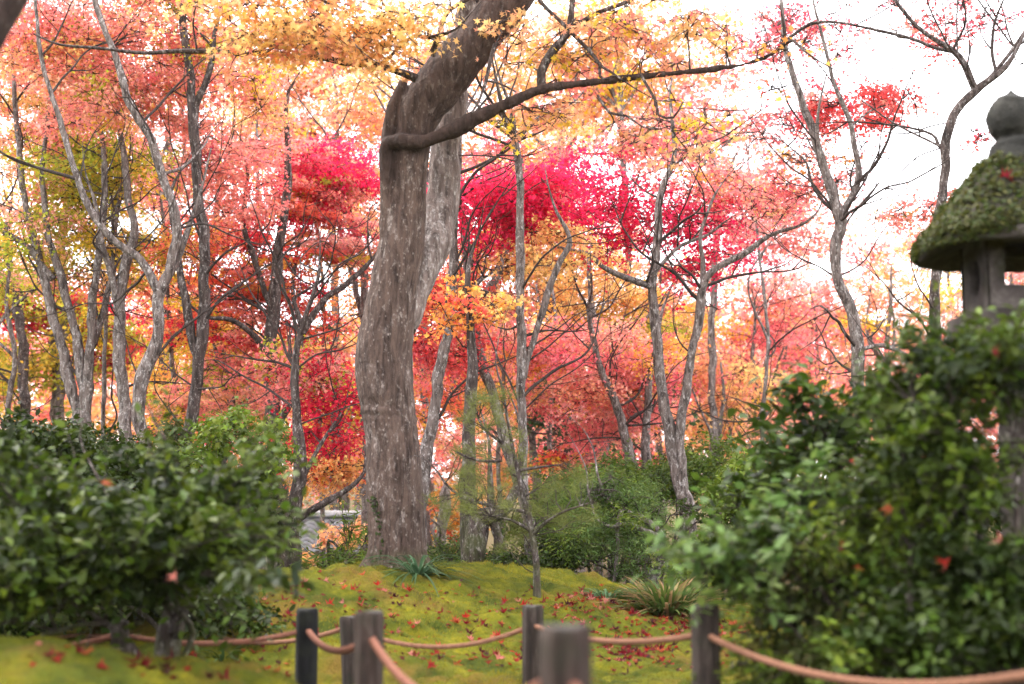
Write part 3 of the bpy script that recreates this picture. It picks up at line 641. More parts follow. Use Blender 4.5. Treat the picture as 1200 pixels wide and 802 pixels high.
maple("bare-limbed slender maple rising beside the stone lantern roof", 12,
      [[(1094, 520, 15), (1095, 420, 14), (1096, 370, 14), (1097, 310, 14), (1103, 240, 13), (1107, 200, 13), (1110, 160, 12), (1122, 128, 12), (1143, 106, 12)], [(1143, 107, 10), (1130, 75, 9), (1118, 60, 8), (1085, 40, 6), (1060, 15, 5), (1038, -20, 4)], [(1118, 61, 6), (1095, 56, 5.5), (1070, 46, 5), (1030, 36, 4), (985, 27, 3), (950, 26, 2)],
       [(1143, 107, 7), (1165, 86, 6), (1185, 60, 5), (1218, 12, 4)], [(1104, 173, 4), (1078, 160, 3), (1045, 143, 2.5), (1010, 118, 2)], [(1122, 60, 3), (1121, 30, 2.5), (1123, -10, 2)]],
      [(1120, 35, 70, 30, 'scarlet', 8, D(Rp=.3, cover=.5)), (1180, 15, 30, 15, 'rose', 2, D(Rp=.3, cover=.3)), (1155, 160, 20, 15, 'scarlet', 2, D(Rp=.25, cover=.4)), (1040, 0, 80, 20, 'rose', 5, D(Rp=.32, cover=.3)), (1085, 245, 50, 12, 'coral', 4, D(Rp=.35, cover=1.1)), (1160, 40, 80, 60, 'rose', 3, D(Rp=.4, cover=.1))], M_BARK_DARK)

for lab, Y, st, cr in [("thin pale sapling maple between the left three-stemmed maple and the straight one", 16, [(120, 560, 7), (122, 440, 6), (126, 340, 5), (135, 240, 4), (150, 150, 3)], [(140, 160, 40, 40, 'salmon', 3)]),
    ("thin crooked maple stem at the far left behind the olive leaves", 17, [(12, 560, 9), (10, 470, 8), (18, 420, 7), (8, 360, 6), (14, 290, 4)], [(15, 330, 40, 40, 'olive', 3)]),
    ("thin brown maple stem just left of the sinuous pair", 17, [(203, 560, 8), (206, 480, 7), (200, 400, 6), (194, 300, 5), (186, 200, 3)], [(185, 230, 40, 50, 'coral', 3)]),
    ("thin upright maple stem left of the red layered maple", 18, [(288, 540, 8), (292, 440, 7), (296, 340, 6), (302, 230, 5), (300, 120, 3)], [(300, 150, 50, 50, 'salmon', 4)]),
    ("thin pale maple stem between the red layered maple and the big trunk", 18, [(378, 600, 7), (374, 480, 6), (380, 370, 5), (372, 270, 4), (362, 180, 3)], [(365, 220, 40, 50, 'coral', 3)]),
    ("thin forked maple stem between the bent maple and the pale Y", 17, [(588, 640, 6), (584, 540, 6), (590, 440, 5), (582, 340, 4), (586, 240, 3)], [(585, 200, 50, 40, 'pink', 4)]),
    ("thin dark maple stem right of the pale Y trunk", 18, [(648, 600, 7), (644, 500, 6), (652, 400, 5), (645, 300, 4), (655, 200, 3)], [(650, 190, 50, 40, 'peach', 4)]),
    ("thin pale maple stem between the twin trunks and the mottled maple", 18, [(898, 600, 7), (893, 500, 6), (900, 400, 5), (890, 300, 4), (880, 210, 3)], [(885, 250, 50, 40, 'pink', 4)])]:
    maple(lab, Y, [st, [(st[2][0], st[2][1], st[2][2] * .7), (st[2][0] + R.choice((-1, 1)) * 22, st[3][1] + 25, st[3][2] * .7), (st[2][0] + R.choice((-1, 1)) * 40, st[4][1] + 30, 2)]], cr, M_BARK_PALE if 'pale' in lab else M_BARK)

# ------------------------------------------------------------------ trees farther back, each with its own crown
GB = "autumn trees farther back in the grove"
def backtree(label, px, Y, crowns, wpx=10, bark=None, ls=.068, tmpl='dia', name="maple_tree", pinch=.5, mat=None, split=None):
    x0 = at(px, 560, Y); t = Tree(name, label, (x0[0], x0[1]), "tree", GB)
    cx, cyy = crowns[0][0], crowns[0][1]; topz = cyy - crowns[0][3] * .7
    sy = split or cyy + crowns[0][3] * .7
    mid = (px + (cx - px) * .35 + R.uniform(-8, 8), sy + 20)
    t.stem([(px, 575, wpx), (px + R.uniform(-6, 6), (575 + sy) / 2, wpx * .9), (*mid, wpx * .8), (cx + R.uniform(-10, 10), (sy + topz) / 2, wpx * .5), (cx, topz, wpx * .25)], Y, 0, ground=True, wob=.25, lump=.05)
    for k in range(3):
        t.stem([(*mid, wpx * .55), (mid[0] + R.uniform(-.35, .35) * crowns[0][2], (mid[1] + cyy) / 2, wpx * .4), (cx + R.uniform(-.7, .7) * crowns[0][2], cyy + R.uniform(-.5, .2) * crowns[0][3], wpx * .2)], Y, R.uniform(-1, 1), sides=7, wob=.3)
    t.side(6, 2.0, (.9, 2), (.01, .025))
    for c in crowns:
        a, b_, rx, ry, pal, n = c[:6]; kw = dict(ls=ls, tmpl=tmpl, Rp=.8, cover=1.0, flat=.26); kw.update(c[6] if len(c) > 6 else {})
        t.crown(a, b_, rx, ry, Y + .7, pal, n, **kw)
    return t.done(bark, mat)
backtree("peach maple towering behind the fork of the big trunk", 500, 19.5, [(480, 130, 90, 90, 'peach', 14, D(cover=.8)), (560, 60, 100, 70, 'peach', 12, D(cover=.8)), (555, 200, 50, 50, 'yellow', 4, D(cover=.7))], 10)
backtree("orange peach maple high behind the long right limb", 735, 20, [(720, 60, 110, 70, 'peach', 16, D(cover=.8)), (830, 70, 60, 50, 'coral', 6, D(cover=.6)), (670, 130, 60, 40, 'peach', 5, D(cover=.7))], 9)
backtree("olive green maple filling the left edge below the coral crown", 25, 20, [(15, 280, 70, 70, 'peach', 9), (25, 400, 70, 90, 'olive', 12), (130, 400, 50, 60, 'olive', 6)], 14, M_BARK_DARK)
backtree("dark crimson maple glowing between the left grey stems", 75, 20.5, [(65, 352, 75, 34, 'crimson', 12), (115, 410, 45, 35, 'crimson', 5), (175, 560, 30, 20, 'orange', 2)], 12)
backtree("coral maple high behind the olive foliage on the left", 70, 21, [(75, 110, 110, 110, 'coral', 18, D(cover=.8))], 13)
backtree("salmon maple behind the sinuous dark stems", 195, 22, [(195, 150, 120, 120, 'salmon', 20, D(cover=.8)), (165, 330, 60, 60, 'yellow', 6)], 14)
backtree("salmon and gold maple left of the big leaning trunk", 392, 21, [(390, 150, 80, 100, 'salmon', 18, D(cover=.9)), (310, 130, 80, 80, 'peach', 13, D(cover=.9)), (350, 60, 90, 50, 'salmon', 8)], 10)
backtree("red maple low between the dark stems", 262, 22.5, [(235, 430, 90, 60, 'red', 12), (215, 505, 60, 25, 'crimson', 4)], 12, M_BARK_DARK)
backtree("yellow leaved maple over the tiled wall", 405, 23, [(400, 500, 50, 60, 'yellow', 7), (400, 420, 50, 30, 'orange', 5)], 9)
backtree("rose maple beyond the tiled wall", 395, 26, [(400, 545, 60, 40, 'rose', 7), (395, 400, 60, 40, 'pink', 3, D(cover=.6))], 9, M_BARK_PALE)
backtree("low orange maple glowing at the foot of the grove right of the big trunk", 520, 19, [(520, 600, 35, 38, 'orange', 6, D(Rp=.55)), (520, 535, 40, 30, 'palepink', 4, D(Rp=.55))], 8, split=620)
backtree("orange maple framed by the slanting stems", 545, 20, [(530, 440, 55, 60, 'orange', 10), (495, 330, 40, 40, 'pink', 4)], 9)
backtree("soft pink maple behind the slim straight trunk", 628, 22, [(620, 440, 90, 75, 'pink', 18), (590, 560, 50, 30, 'peach', 5)], 11)
backtree("peach maple rising above the magenta foliage", 668, 24, [(660, 120, 110, 70, 'peach', 18, D(cover=.7)), (610, 170, 50, 50, 'yellow', 5, D(cover=.7))], 12)
backtree("rose maple spreading to the edge of the white sky", 838, 22, [(825, 165, 80, 70, 'pink', 15, D(cover=.75)), (890, 250, 80, 60, 'pink', 13, D(cover=.75)), (960, 265, 50, 40, 'palepink', 5, D(cover=.6)), (760, 110, 70, 50, 'coral', 8, D(cover=.6))], 10)
backtree("hazy pink maple right of the twin trunks", 885, 24, [(885, 420, 85, 85, 'pink', 20), (880, 350, 70, 50, 'palepink', 8, D(cover=.7))], 11)
backtree("orange tinted maple between the twin trunks", 842, 22, [(845, 470, 55, 65, 'peach', 11), (790, 400, 40, 60, 'peach', 6)], 9)
backtree("coral maple showing between the twin trunks and the pink layers", 775, 24, [(775, 370, 60, 80, 'coral', 11), (720, 300, 50, 40, 'peach', 5)], 9)
backtree("pale pink maple left of the mottled grey trunk", 955, 26, [(950, 400, 65, 85, 'palepink', 14), (960, 310, 80, 40, 'palepink', 8, D(cover=.5))], 9)
backtree("pale orange maple right of the mottled grey trunk", 1045, 25, [(1045, 360, 70, 70, 'peach', 11, D(cover=.8)), (1040, 290, 60, 40, 'pink', 6, D(cover=.5))], 9)
backtree("washed out pink maple behind the bare-limbed slender one", 1120, 29, [(1110, 340, 80, 90, 'palepink', 14, D(cover=.9))], 9)
backtree("coral maple seen through the stone lantern window", 1195, 27, [(1190, 330, 70, 70, 'pink', 12)], 9)
for lab, px, Y, cr in [("dark green pine clump between the golden and pink maples", 662, 21, [(652, 345, 26, 22, 'pine', 5, D(Rp=.55, cover=1.3)), (655, 480, 45, 40, 'pine', 7, D(Rp=.6))]),
                       ("blue green pine left behind the big trunk", 398, 24, [(385, 440, 40, 50, 'pine', 7, D(Rp=.6)), (372, 380, 35, 30, 'pine', 4, D(Rp=.5))]),
                       ("green pine low behind the pink layers", 700, 20, [(690, 520, 50, 35, 'pine', 7, D(Rp=.6)), (790, 470, 25, 30, 'pine', 3, D(Rp=.5))])]:
    backtree(lab, px, Y, cr, 9, M_BARK_DARK, ls=.10, name="pine_tree", mat=M_NEEDLE)
backtree("coral maple beyond the right edge behind the lantern", 1420, 17, [(1420, 250, 130, 120, 'coral', 16)], 14, M_BARK_DARK)
backtree("orange maple beyond the right edge on the slope", 1640, 20, [(1640, 280, 130, 120, 'orange', 14)], 13)
backtree("pink maple beyond the left edge of the grove", -230, 17, [(-230, 230, 130, 130, 'pink', 16)], 14)
FAR = [("far coral maple at the left edge of the slope", -30, 'coral'), ("far gold maple seen between the left stems", 60, 'gold'), ("far salmon maple behind the crimson one", 150, 'salmon'), ("far red maple behind the dark forked stems", 240, 'red'),
       ("far orange maple behind the red layered crown", 330, 'orange'), ("far pale pink maple behind the wall end", 420, 'palepink'), ("far pink maple right behind the big trunk", 505, 'pink'), ("far peach maple behind the bent stem", 590, 'peach'),
       ("far coral maple behind the golden crown", 680, 'coral'), ("far pink maple behind the twin trunks", 770, 'pink'), ("far peach maple behind the hazy pink one", 860, 'peach'), ("far pale pink maple beyond the camellia", 945, 'palepink'),
       ("far rose maple left of the lantern", 1030, 'pink'), ("far washed pink maple beyond the lantern", 1115, 'palepink'), ("far salmon maple at the right edge of the slope", 1215, 'salmon')]
for k, (lab, px, pal) in enumerate(FAR):
    Y = 34 + (k * 7) % 11; tp = 330 + (k * 37) % 50
    backtree(lab, px, Y, [(px, (tp + 580) / 2, 90, (580 - tp) / 2, pal, 26, D(Rp=1.3, cover=1.1, dY=3))], 7, ls=.14)

# ------------------------------------------------------------------ thin haze over the whole scene, added for distance fade and lens veil
HAZE = .00022
if HAZE:
    mb = MB(); mb.box((-402, -62, -2.2), (402, 462, 16)); m, n, l, p = newmat("haze"); n.remove(p)
    v_ = n.new("ShaderNodeVolumePrincipled"); v_.inputs["Density"].default_value = HAZE; v_.inputs["Color"].default_value = (.97, .96, .97, 1); v_.inputs["Anisotropy"].default_value = .3
    l.new(v_.outputs[0], n["Material Output"].inputs["Volume"]); tag(mb.build("haze", m), kind='stuff')

# ------------------------------------------------------------------ tiled garden wall far behind
YW = 20.0
rz = at(390, 601, YW)[2]; xl, xr = at(215, 600, YW)[0], at(486, 600, YW)[0]
gw = empty("garden_wall", ((xl + xr) / 2, YW, g1((xl + xr) / 2, YW)), "low plastered garden wall under a grey tiled roof behind the trees", "wall")
def simple(name, col, rough=.8, var=.25, scale=12, spec=.3, bs=.3, bd=.01):
    m, n, l, p = newmat(name); o = n.new("ShaderNodeTexCoord").outputs["Object"]
    a = noise_n(n, l, o, scale, 7, .65)
    c = tuple(x * (1 - var) for x in col); d = tuple(min(1, x * (1 + var)) for x in col)
    l.new(ramp(n, l, a.outputs[0], [(.3, c), (.7, d)]).outputs[0], p.inputs["Base Color"])
    p.inputs["Roughness"].default_value = rough; p.inputs["Specular IOR Level"].default_value = spec
    bump(n, l, p, a.outputs[0], bs, bd); return m
mb = MB(); mb.box((xl, YW - .14, -1.2), (xr, YW + .14, rz - .42)); mb.build("plaster_body", simple("plaster", (.42, .35, .27), .9, .15, 5), gw)
TILE = simple("roof_tile", (.15, .155, .165), .28, .5, 9, .8)
for sgn in (-1, 1):
    mb = MB(); rows, cols = 7, int((xr - xl) / .2)
    for r in range(rows):
        f0, f1 = r / rows, (r + 1.25) / rows
        y0, y1 = YW + sgn * (.08 + .62 * f0), YW + sgn * (.08 + .62 * f1)
        z0, z1 = rz - .13 - .40 * f0, rz - .13 - .40 * f1 + .065
        xs = np.linspace(xl, xl + cols * .2, cols * 8 + 1); wv = .05 * np.abs(np.cos((xs - xl) / .2 * math.pi)) - .025
        top = np.column_stack([xs, 0 * xs + y0, z0 + wv]); bot = np.column_stack([xs, 0 * xs + y1, z1 + wv]); lip = bot - (0, 0, .055)
        V = np.concatenate([top, bot, lip]); k = len(xs); i = np.arange(k - 1)
        mb.add(V, np.column_stack([i, i + k, i + k + 1, i + 1]), np.column_stack([i + k, i + 2 * k, i + 2 * k + 1, i + k + 1]))
    mb.build("roof_slope", TILE, gw, True)
mb = MB(); mb.box((xl, YW - .10, rz - .15), (xr, YW + .10, rz - .075)); mb.box((xl, YW - .12, rz - .07), (xr, YW + .12, rz - .03)); mb.build("ridge_course", TILE, gw)
mb = MB(); A_ = np.array([(xl, YW, rz - .03), (xr, YW, rz - .03)]); tube(mb, A_, .06, 12)
for x in np.arange(xl, xr, .3): tube(mb, np.array([(x, YW, rz - .03), (x + .03, YW, rz - .03)]), .07, 12)
mb.build("ridge_cap", simple("pale_tile", (.36, .36, .37), .6, .25, 10), gw, True)

# ------------------------------------------------------------------ shrubs
class Shrub(Tree):
    def bush(s, ells, pal, ls, dens, tmpl, clump=.16, stems=5, mat=None, spread=.35, accents=None, shoots=70, slen=1.0):
        """ells: (px, py, rx_px, ry_px, Y, depth_m); leaves sit on the shells of small clumps"""
        base = s.base + (0, 0, -.05)
        cl = []
        for (px, py, rx, ry, Y, dy) in ells:
            c = at(px, py, Y); ax, az = pm(rx, Y), pm(ry, Y); vol = ax * az * dy
            for _ in range(max(4, int(2.6 * dens * vol / clump ** 3))):
                q = R.normal(0, 1, 3); q /= np.linalg.norm(q); q *= R.random() ** .4
                p = c + q * (ax, dy, az)
                if p[2] > g1(p[0], p[1]) + .03: cl.append(p)
        cl = np.array(cl)
        for k in range(stems):
            a = cl[R.integers(len(cl))]; a = base + (a - base) * .75
            st = base + np.append(R.normal(0, .06, 2), 0)
            m = (st + a) / 2 + R.normal(0, .08, 3); m[2] += .1
            s.limb(np.array([st, m, a]), np.array([.02, .014, .007]), sides=7, wob=.6)
        for p in cl[R.permutation(len(cl))[:90]]: s.reach(p, .002, .012)
        per = max(5, int(1.6 * clump * clump / (ls * ls) * (6 if tmpl != 'needle' else 30)))
        n = len(cl) * per
        j = np.repeat(np.arange(len(cl)), per)
        q = R.normal(0, 1, (n, 3)); q /= np.linalg.norm(q, axis=1)[:, None]; q[:, 2] = np.where(q[:, 2] < -.3, -q[:, 2], q[:, 2])
        rad = clump * R.uniform(.35, 1.2, n)[:, None]
        pos = cl[j] + q * rad
        nr = q * .6 + R.normal(0, .6, (n, 3)); nr[:, 2] += .55
        tn = np.concatenate([tints(pal if R.random() > .27 or not accents else accents, per) for _ in range(len(cl))])
        if tmpl == 'needle': leaves(s.c, pos, R.normal(0, 1, (n, 3)), ls * R.uniform(.7, 1.2, n), tn, tmpl, q + R.normal(0, .3, (n, 3)) + (0, 0, .25))
        else: leaves(s.c, pos, nr, ls * R.uniform(.45, 1.25, n), tn, tmpl, q + R.normal(0, .5, (n, 3)) - (0, 0, .3))
        # loose shoots standing out of the mass
        if shoots and tmpl != 'needle':
            ctr = cl.mean(0)
            for p in cl[R.integers(0, len(cl), shoots)]:
                d = (p - ctr); d = d / (np.linalg.norm(d) + 1e-6) + R.normal(0, .35, 3) + (0, 0, .5); d /= np.linalg.norm(d); L_ = R.uniform(2.2, 4.6) * ls * slen
                pts = np.array([p, p + d * L_ * .5 + R.normal(0, .01, 3), p + d * L_ + (0, 0, -.03)]); s.limb(pts, np.array([.003, .002, .001]), sides=4, wob=0, lump=0, reg=False, mb=s.tw)
                m_ = int(R.integers(6, 11) * (.4 + .6 * slen)); f_ = np.linspace(.25, 1.05, m_)[:, None]; q_ = p + d * L_ * f_; sd_ = np.cross(d, R.normal(0, 1, 3)); sd_ /= np.linalg.norm(sd_); sg = np.where(np.arange(m_) % 2, 1, -1)[:, None]
                td = sd_ * sg + d * .7 + R.normal(0, .25, (m_, 3)); leaves(s.c, q_ + td / np.linalg.norm(td, axis=1)[:, None] * ls * .5, R.normal(0, .45, (m_, 3)) + (0, 0, .9), ls * R.uniform(.7, 1.15, m_), tints(accents or pal, m_), tmpl, td)
        s.t.build("stem", M_BARK_DARK, s.o, True)
        if s.tw.n: s.tw.build("twig", M_TWIG, s.o, True)["kind"] = "stuff"
        s.c.build("foliage", mat or M_GREEN, s.o)
        return s.o
def shrub(label, bpx, Y, ells, pal, ls, dens=1.0, tmpl='oval', cat="shrub", name="shrub", group=None, **k):
    b = at(bpx, 600, Y); s = Shrub(name, label, (b[0], b[1]), cat, group); return s.bush(ells, pal, ls, dens, tmpl, **k)

# near left shrub, with its dark crooked stem
b = at(197, 740, 6.0); s = Shrub("shrub", "large dark green shrub on a stout black stem behind the near moss cushion", (b[0], b[1]), "shrub")
s.stem([(192, 790, 30), (196, 750, 30), (205, 710, 17), (215, 670, 12), (222, 610, 8)], 6.0, ground=True, sides=14, wob=.12)
s.stem([(205, 745, 18), (220, 705, 14), (222, 660, 9), (190, 620, 7), (140, 600, 5)], 5.95, .3, sides=10, wob=.3)
s.stem([(200, 720, 12), (170, 670, 9), (110, 650, 6), (60, 640, 4)], 6.0, -.3, sides=8, wob=.3)
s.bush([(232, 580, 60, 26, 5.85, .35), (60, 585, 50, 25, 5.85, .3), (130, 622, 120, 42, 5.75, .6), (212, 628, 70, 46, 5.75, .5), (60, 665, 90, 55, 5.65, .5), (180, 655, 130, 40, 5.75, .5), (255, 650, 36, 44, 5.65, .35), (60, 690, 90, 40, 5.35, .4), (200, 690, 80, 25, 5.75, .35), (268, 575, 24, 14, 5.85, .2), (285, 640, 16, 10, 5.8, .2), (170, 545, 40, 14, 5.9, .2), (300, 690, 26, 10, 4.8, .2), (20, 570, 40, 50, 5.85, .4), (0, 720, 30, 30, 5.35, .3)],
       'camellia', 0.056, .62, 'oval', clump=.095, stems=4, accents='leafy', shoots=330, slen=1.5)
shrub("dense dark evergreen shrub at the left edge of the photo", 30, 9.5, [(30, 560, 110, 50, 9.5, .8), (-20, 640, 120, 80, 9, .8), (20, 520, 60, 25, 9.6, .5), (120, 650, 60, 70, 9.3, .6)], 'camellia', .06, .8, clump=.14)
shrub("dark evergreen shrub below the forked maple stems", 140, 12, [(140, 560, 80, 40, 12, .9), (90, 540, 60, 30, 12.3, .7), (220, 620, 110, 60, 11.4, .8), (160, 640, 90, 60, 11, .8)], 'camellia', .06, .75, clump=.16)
shrub("loose brownish green shrub at the feet of the sinuous stems", 205, 13, [(205, 540, 45, 35, 13, .6), (165, 545, 20, 25, 13, .4), (270, 590, 50, 40, 12.6, .6)], 'drab', .045, .6, clump=.14)
shrub("light green maple-leaved bush in front of the red layered tree", 275, 11.5, [(275, 515, 55, 28, 11.5, .5), (300, 555, 40, 35, 11.3, .4), (240, 550, 40, 25, 11.6, .4), (320, 535, 22, 20, 11.2, .3)], 'fresh', .05, .55, 'star3', clump=.14, mat=M_SOFT)
shrub("leafy yellow green plant between the tiled wall and the big trunk", 405, 11.6, [(412, 650, 22, 22, 11.6, .3), (385, 672, 30, 12, 11.3, .3), (425, 632, 10, 16, 11.8, .25), (340, 688, 25, 8, 11, .25)], 'fresh', .085, .7, 'long', cat="plant", name="leafy_plant", clump=.1, mat=M_SOFT)
shrub("pale orange bush before the tiled wall", 375, 17, [(405, 640, 26, 14, 17, .6), (345, 668, 25, 14, 16.8, .5), (424, 624, 12, 14, 17.2, .4)], 'peach', .06, .7, 'star3', clump=.16, mat=M_MAPLE)
shrub("shady low shrub on the bank between the left shrub and the moss slope", 230, 8.3, [(110, 690, 120, 45, 8.4, .6), (250, 715, 60, 30, 8.2, .45), (20, 690, 80, 60, 8.2, .6), (200, 650, 90, 50, 9.0, .6), (300, 735, 22, 14, 8.0, .25)], 'camellia', .05, 1.2, 'oval', clump=.12, accents='mid')
# middle distance, right of the trunk
shrub("low grassy green shrub just right of the big trunk", 530, 12.6, [(525, 660, 40, 20, 12.6, .6), (560, 675, 50, 20, 12, .5), (505, 672, 22, 16, 12.2, .4)], 'mid', .05, 1.3, 'long', clump=.12, mat=M_SOFT, accents='fresh')
shrub("small dark green shrub round the foot of the slim sapling", 590, 11.6, [(600, 672, 45, 18, 11.6, .4), (560, 685, 30, 10, 11.3, .3), (650, 660, 30, 22, 11.9, .4)], 'camellia', .042, 1.2, 'oval', clump=.1, accents='mid')
shrub("wispy blue green shrub in the middle with crooked pale branches", 705, 12.3, [(700, 610, 65, 45, 12.3, .8), (670, 640, 40, 35, 12, .6), (745, 640, 50, 50, 12.1, .7), (745, 600, 40, 28, 12.8, .6), (710, 575, 40, 18, 12.9, .5)], 'bluegreen', .046, .8, 'long', clump=.14, mat=M_SOFT, accents='fresh', shoots=160, slen=1.8)
shrub("sunny green bush behind the wispy middle one", 770, 15.5, [(760, 570, 80, 30, 15.5, .9), (700, 585, 60, 30, 15, .8), (840, 560, 60, 35, 15.3, .8), (640, 625, 50, 30, 15.5, .8), (670, 600, 50, 40, 15, .8)], 'fresh', .05, .7, 'oval', clump=.18, mat=M_SOFT, accents='mid', shoots=220, slen=1.8)
shrub("yellow green bush under the camellia boughs beside the twin trunks", 855, 11.5, [(862, 600, 42, 45, 11.5, .5), (840, 655, 45, 30, 11.2, .5), (880, 570, 40, 30, 11.7, .5), (830, 690, 50, 25, 10.9, .4)], 'fresh', .045, .8, 'oval', clump=.14, mat=M_SOFT)
t = Tree("shrub", "bare crooked grey branches of an old azalea among green leaves", at(760, 670, 11.9)[:2], "shrub")
t.stem([(765, 690, 10), (775, 650, 9), (770, 622, 9), (752, 606, 8), (728, 598, 7), (712, 586, 5), (700, 560, 3)], 11.9, ground=True, wob=.5)
t.stem([(772, 630, 8), (740, 614, 6), (720, 618, 5), (700, 610, 4), (690, 580, 3)], 11.8, wob=.5); t.stem([(728, 598, 6), (722, 620, 5), (724, 640, 4), (720, 680, 4)], 11.8, wob=.4); t.stem([(785, 660, 6), (800, 620, 5), (815, 600, 4), (830, 590, 3)], 12, wob=.5)
t.crown(715, 575, 35, 20, 11.9, 'mid', 6, Rp=.2, ls=.04, cover=.8, tmpl='dia'); t.crown(800, 600, 40, 20, 12, 'mid', 5, Rp=.2, ls=.04, cover=.8, tmpl='dia')
t.done(M_BARK_PALE, M_SOFT)
# right: the evergreen thicket round the lantern
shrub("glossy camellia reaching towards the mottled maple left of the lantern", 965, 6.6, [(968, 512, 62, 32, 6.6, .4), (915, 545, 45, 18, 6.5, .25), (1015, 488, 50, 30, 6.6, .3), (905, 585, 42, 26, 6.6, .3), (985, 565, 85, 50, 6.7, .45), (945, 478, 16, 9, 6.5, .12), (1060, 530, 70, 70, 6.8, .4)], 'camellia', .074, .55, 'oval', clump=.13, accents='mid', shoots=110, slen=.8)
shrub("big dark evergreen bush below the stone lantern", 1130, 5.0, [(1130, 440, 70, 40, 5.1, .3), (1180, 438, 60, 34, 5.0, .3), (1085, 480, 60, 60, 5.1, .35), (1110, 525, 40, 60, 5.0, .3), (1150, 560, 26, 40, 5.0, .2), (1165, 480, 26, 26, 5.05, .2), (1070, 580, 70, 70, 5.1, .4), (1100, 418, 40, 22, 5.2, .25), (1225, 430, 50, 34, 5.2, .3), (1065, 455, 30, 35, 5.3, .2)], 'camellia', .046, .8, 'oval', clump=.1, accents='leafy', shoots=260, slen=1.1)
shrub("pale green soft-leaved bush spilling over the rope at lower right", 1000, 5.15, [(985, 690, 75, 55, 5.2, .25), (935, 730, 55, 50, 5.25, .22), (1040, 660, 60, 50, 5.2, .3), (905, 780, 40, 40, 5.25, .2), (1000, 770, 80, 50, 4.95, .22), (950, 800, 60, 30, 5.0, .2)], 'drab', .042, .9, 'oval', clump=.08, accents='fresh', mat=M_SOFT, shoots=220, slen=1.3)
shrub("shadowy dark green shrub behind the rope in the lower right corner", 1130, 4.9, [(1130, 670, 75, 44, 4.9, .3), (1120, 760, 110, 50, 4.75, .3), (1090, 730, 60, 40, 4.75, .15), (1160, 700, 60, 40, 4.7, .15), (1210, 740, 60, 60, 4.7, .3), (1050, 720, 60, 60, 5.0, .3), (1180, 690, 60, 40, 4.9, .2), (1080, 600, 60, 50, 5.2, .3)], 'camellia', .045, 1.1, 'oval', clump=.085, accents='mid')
shrub("blurred dark leafy sprig hanging in front of the yellow green bush", 905, 5.2, [(865, 655, 50, 28, 5.2, .2), (830, 665, 26, 16, 5.2, .15), (905, 640, 40, 30, 5.2, .2), (880, 690, 40, 20, 5.2, .2), (930, 620, 50, 40, 5.5, .3)], 'camellia', .062, .55, 'oval', clump=.085, stems=3, accents='bluegreen')

shrub("rounded evergreen shrub behind the lantern beyond the right edge", 1420, 9, [(1420, 620, 130, 70, 9, .9), (1560, 620, 110, 60, 9.5, .9), (1330, 600, 80, 60, 9.5, .6)], 'camellia', .06, .7, 'oval', clump=.16, accents='mid')
shrub("long low green shrub along the far side right of the lantern", 1300, 13.5, [(1300, 590, 160, 50, 13.5, .9), (1080, 590, 120, 50, 13.5, .9), (1560, 590, 160, 50, 14, .9)], 'mid', .06, .7, 'oval', clump=.18, mat=M_SOFT)

# ------------------------------------------------------------------ young pine, blades, ferns
t = Tree("pine_tree", "young leaning pine with a thin bare foot and hazy soft needles on the moss edge", at(630, 690, 9.9)[:2], "tree")
t.stem([(630, 692, 9), (627, 650, 8), (619, 605, 7), (606, 550, 5), (596, 500, 4), (590, 460, 3)], 9.9, ground=True)
for P_ in ([(618, 600, 4), (570, 592, 4), (530, 575, 3)], [(606, 552, 4), (630, 548, 3), (655, 545, 2)], [(623, 628, 4), (640, 612, 4), (660, 600, 3), (690, 590, 2)], [(589, 520, 4), (565, 500, 3), (555, 470, 2)], [(588, 540, 3), (560, 540, 3), (535, 530, 2)], [(622, 622, 4), (600, 610, 3), (575, 605, 2)]):
    t.stem(P_, 9.9, R.uniform(-.4, .4), sides=6)
pc = []
for (cx, cyy, rx, ry, n_) in ((560, 475, 25, 28, 12), (590, 500, 25, 30, 10), (545, 560, 30, 35, 14), (540, 600, 28, 25, 12), (600, 560, 40, 30, 14), (640, 600, 45, 30, 16), (580, 600, 35, 25, 10), (660, 560, 30, 25, 8), (560, 530, 25, 25, 8), (610, 630, 30, 15, 6)):
    for _ in range(n_):
        q = R.normal(0, .5, 3); pc.append(at(cx, cyy, 9.9) + q * (pm(rx, 9.9), .25, pm(ry, 9.9)))
for p in pc:
    t.reach(p, .0015, .005); n_ = 70
    q = R.normal(0, 1, (n_, 3)); q[:, 2] = np.abs(q[:, 2]) * .7
    leaves(t.c, np.repeat(p[None], n_, 0) + R.normal(0, .02, (n_, 3)), R.normal(0, 1, (n_, 3)), R.uniform(.07, .12, n_), np.clip(np.array([(.12, .135, .03)]) * R.uniform(.6, 1.4, (n_, 1)), 0, 1), 'needle', q)
t.done(M_BARK_DARK, M_NEEDLE)

t = Tree("tree_stump", "mossy dark trunk with a twisted old limb arching beside it", at(551, 665, 12)[:2], "tree")
t.stem([(552, 680, 22), (550, 610, 20), (548, 560, 18), (550, 500, 15), (553, 440, 13), (551, 375, 10), (548, 320, 6)], 12, ground=True, sides=14)
t.stem([(562, 690, 26), (555, 650, 27), (556, 622, 25), (568, 606, 21), (585, 600, 18), (600, 588, 14), (606, 570, 9)], 11.7, ground=True, sides=14, wob=.25, lump=.07)
t.stem([(574, 680, 12), (582, 650, 12), (584, 630, 11), (578, 612, 11)], 11.7, ground=True, sides=10)
t.crown(550, 360, 40, 40, 12, 'orange', 5, Rp=.4, ls=.053); t.done(M_BARK_DARK)
bpy.data.objects[t.o.name].name = "twisted_tree"

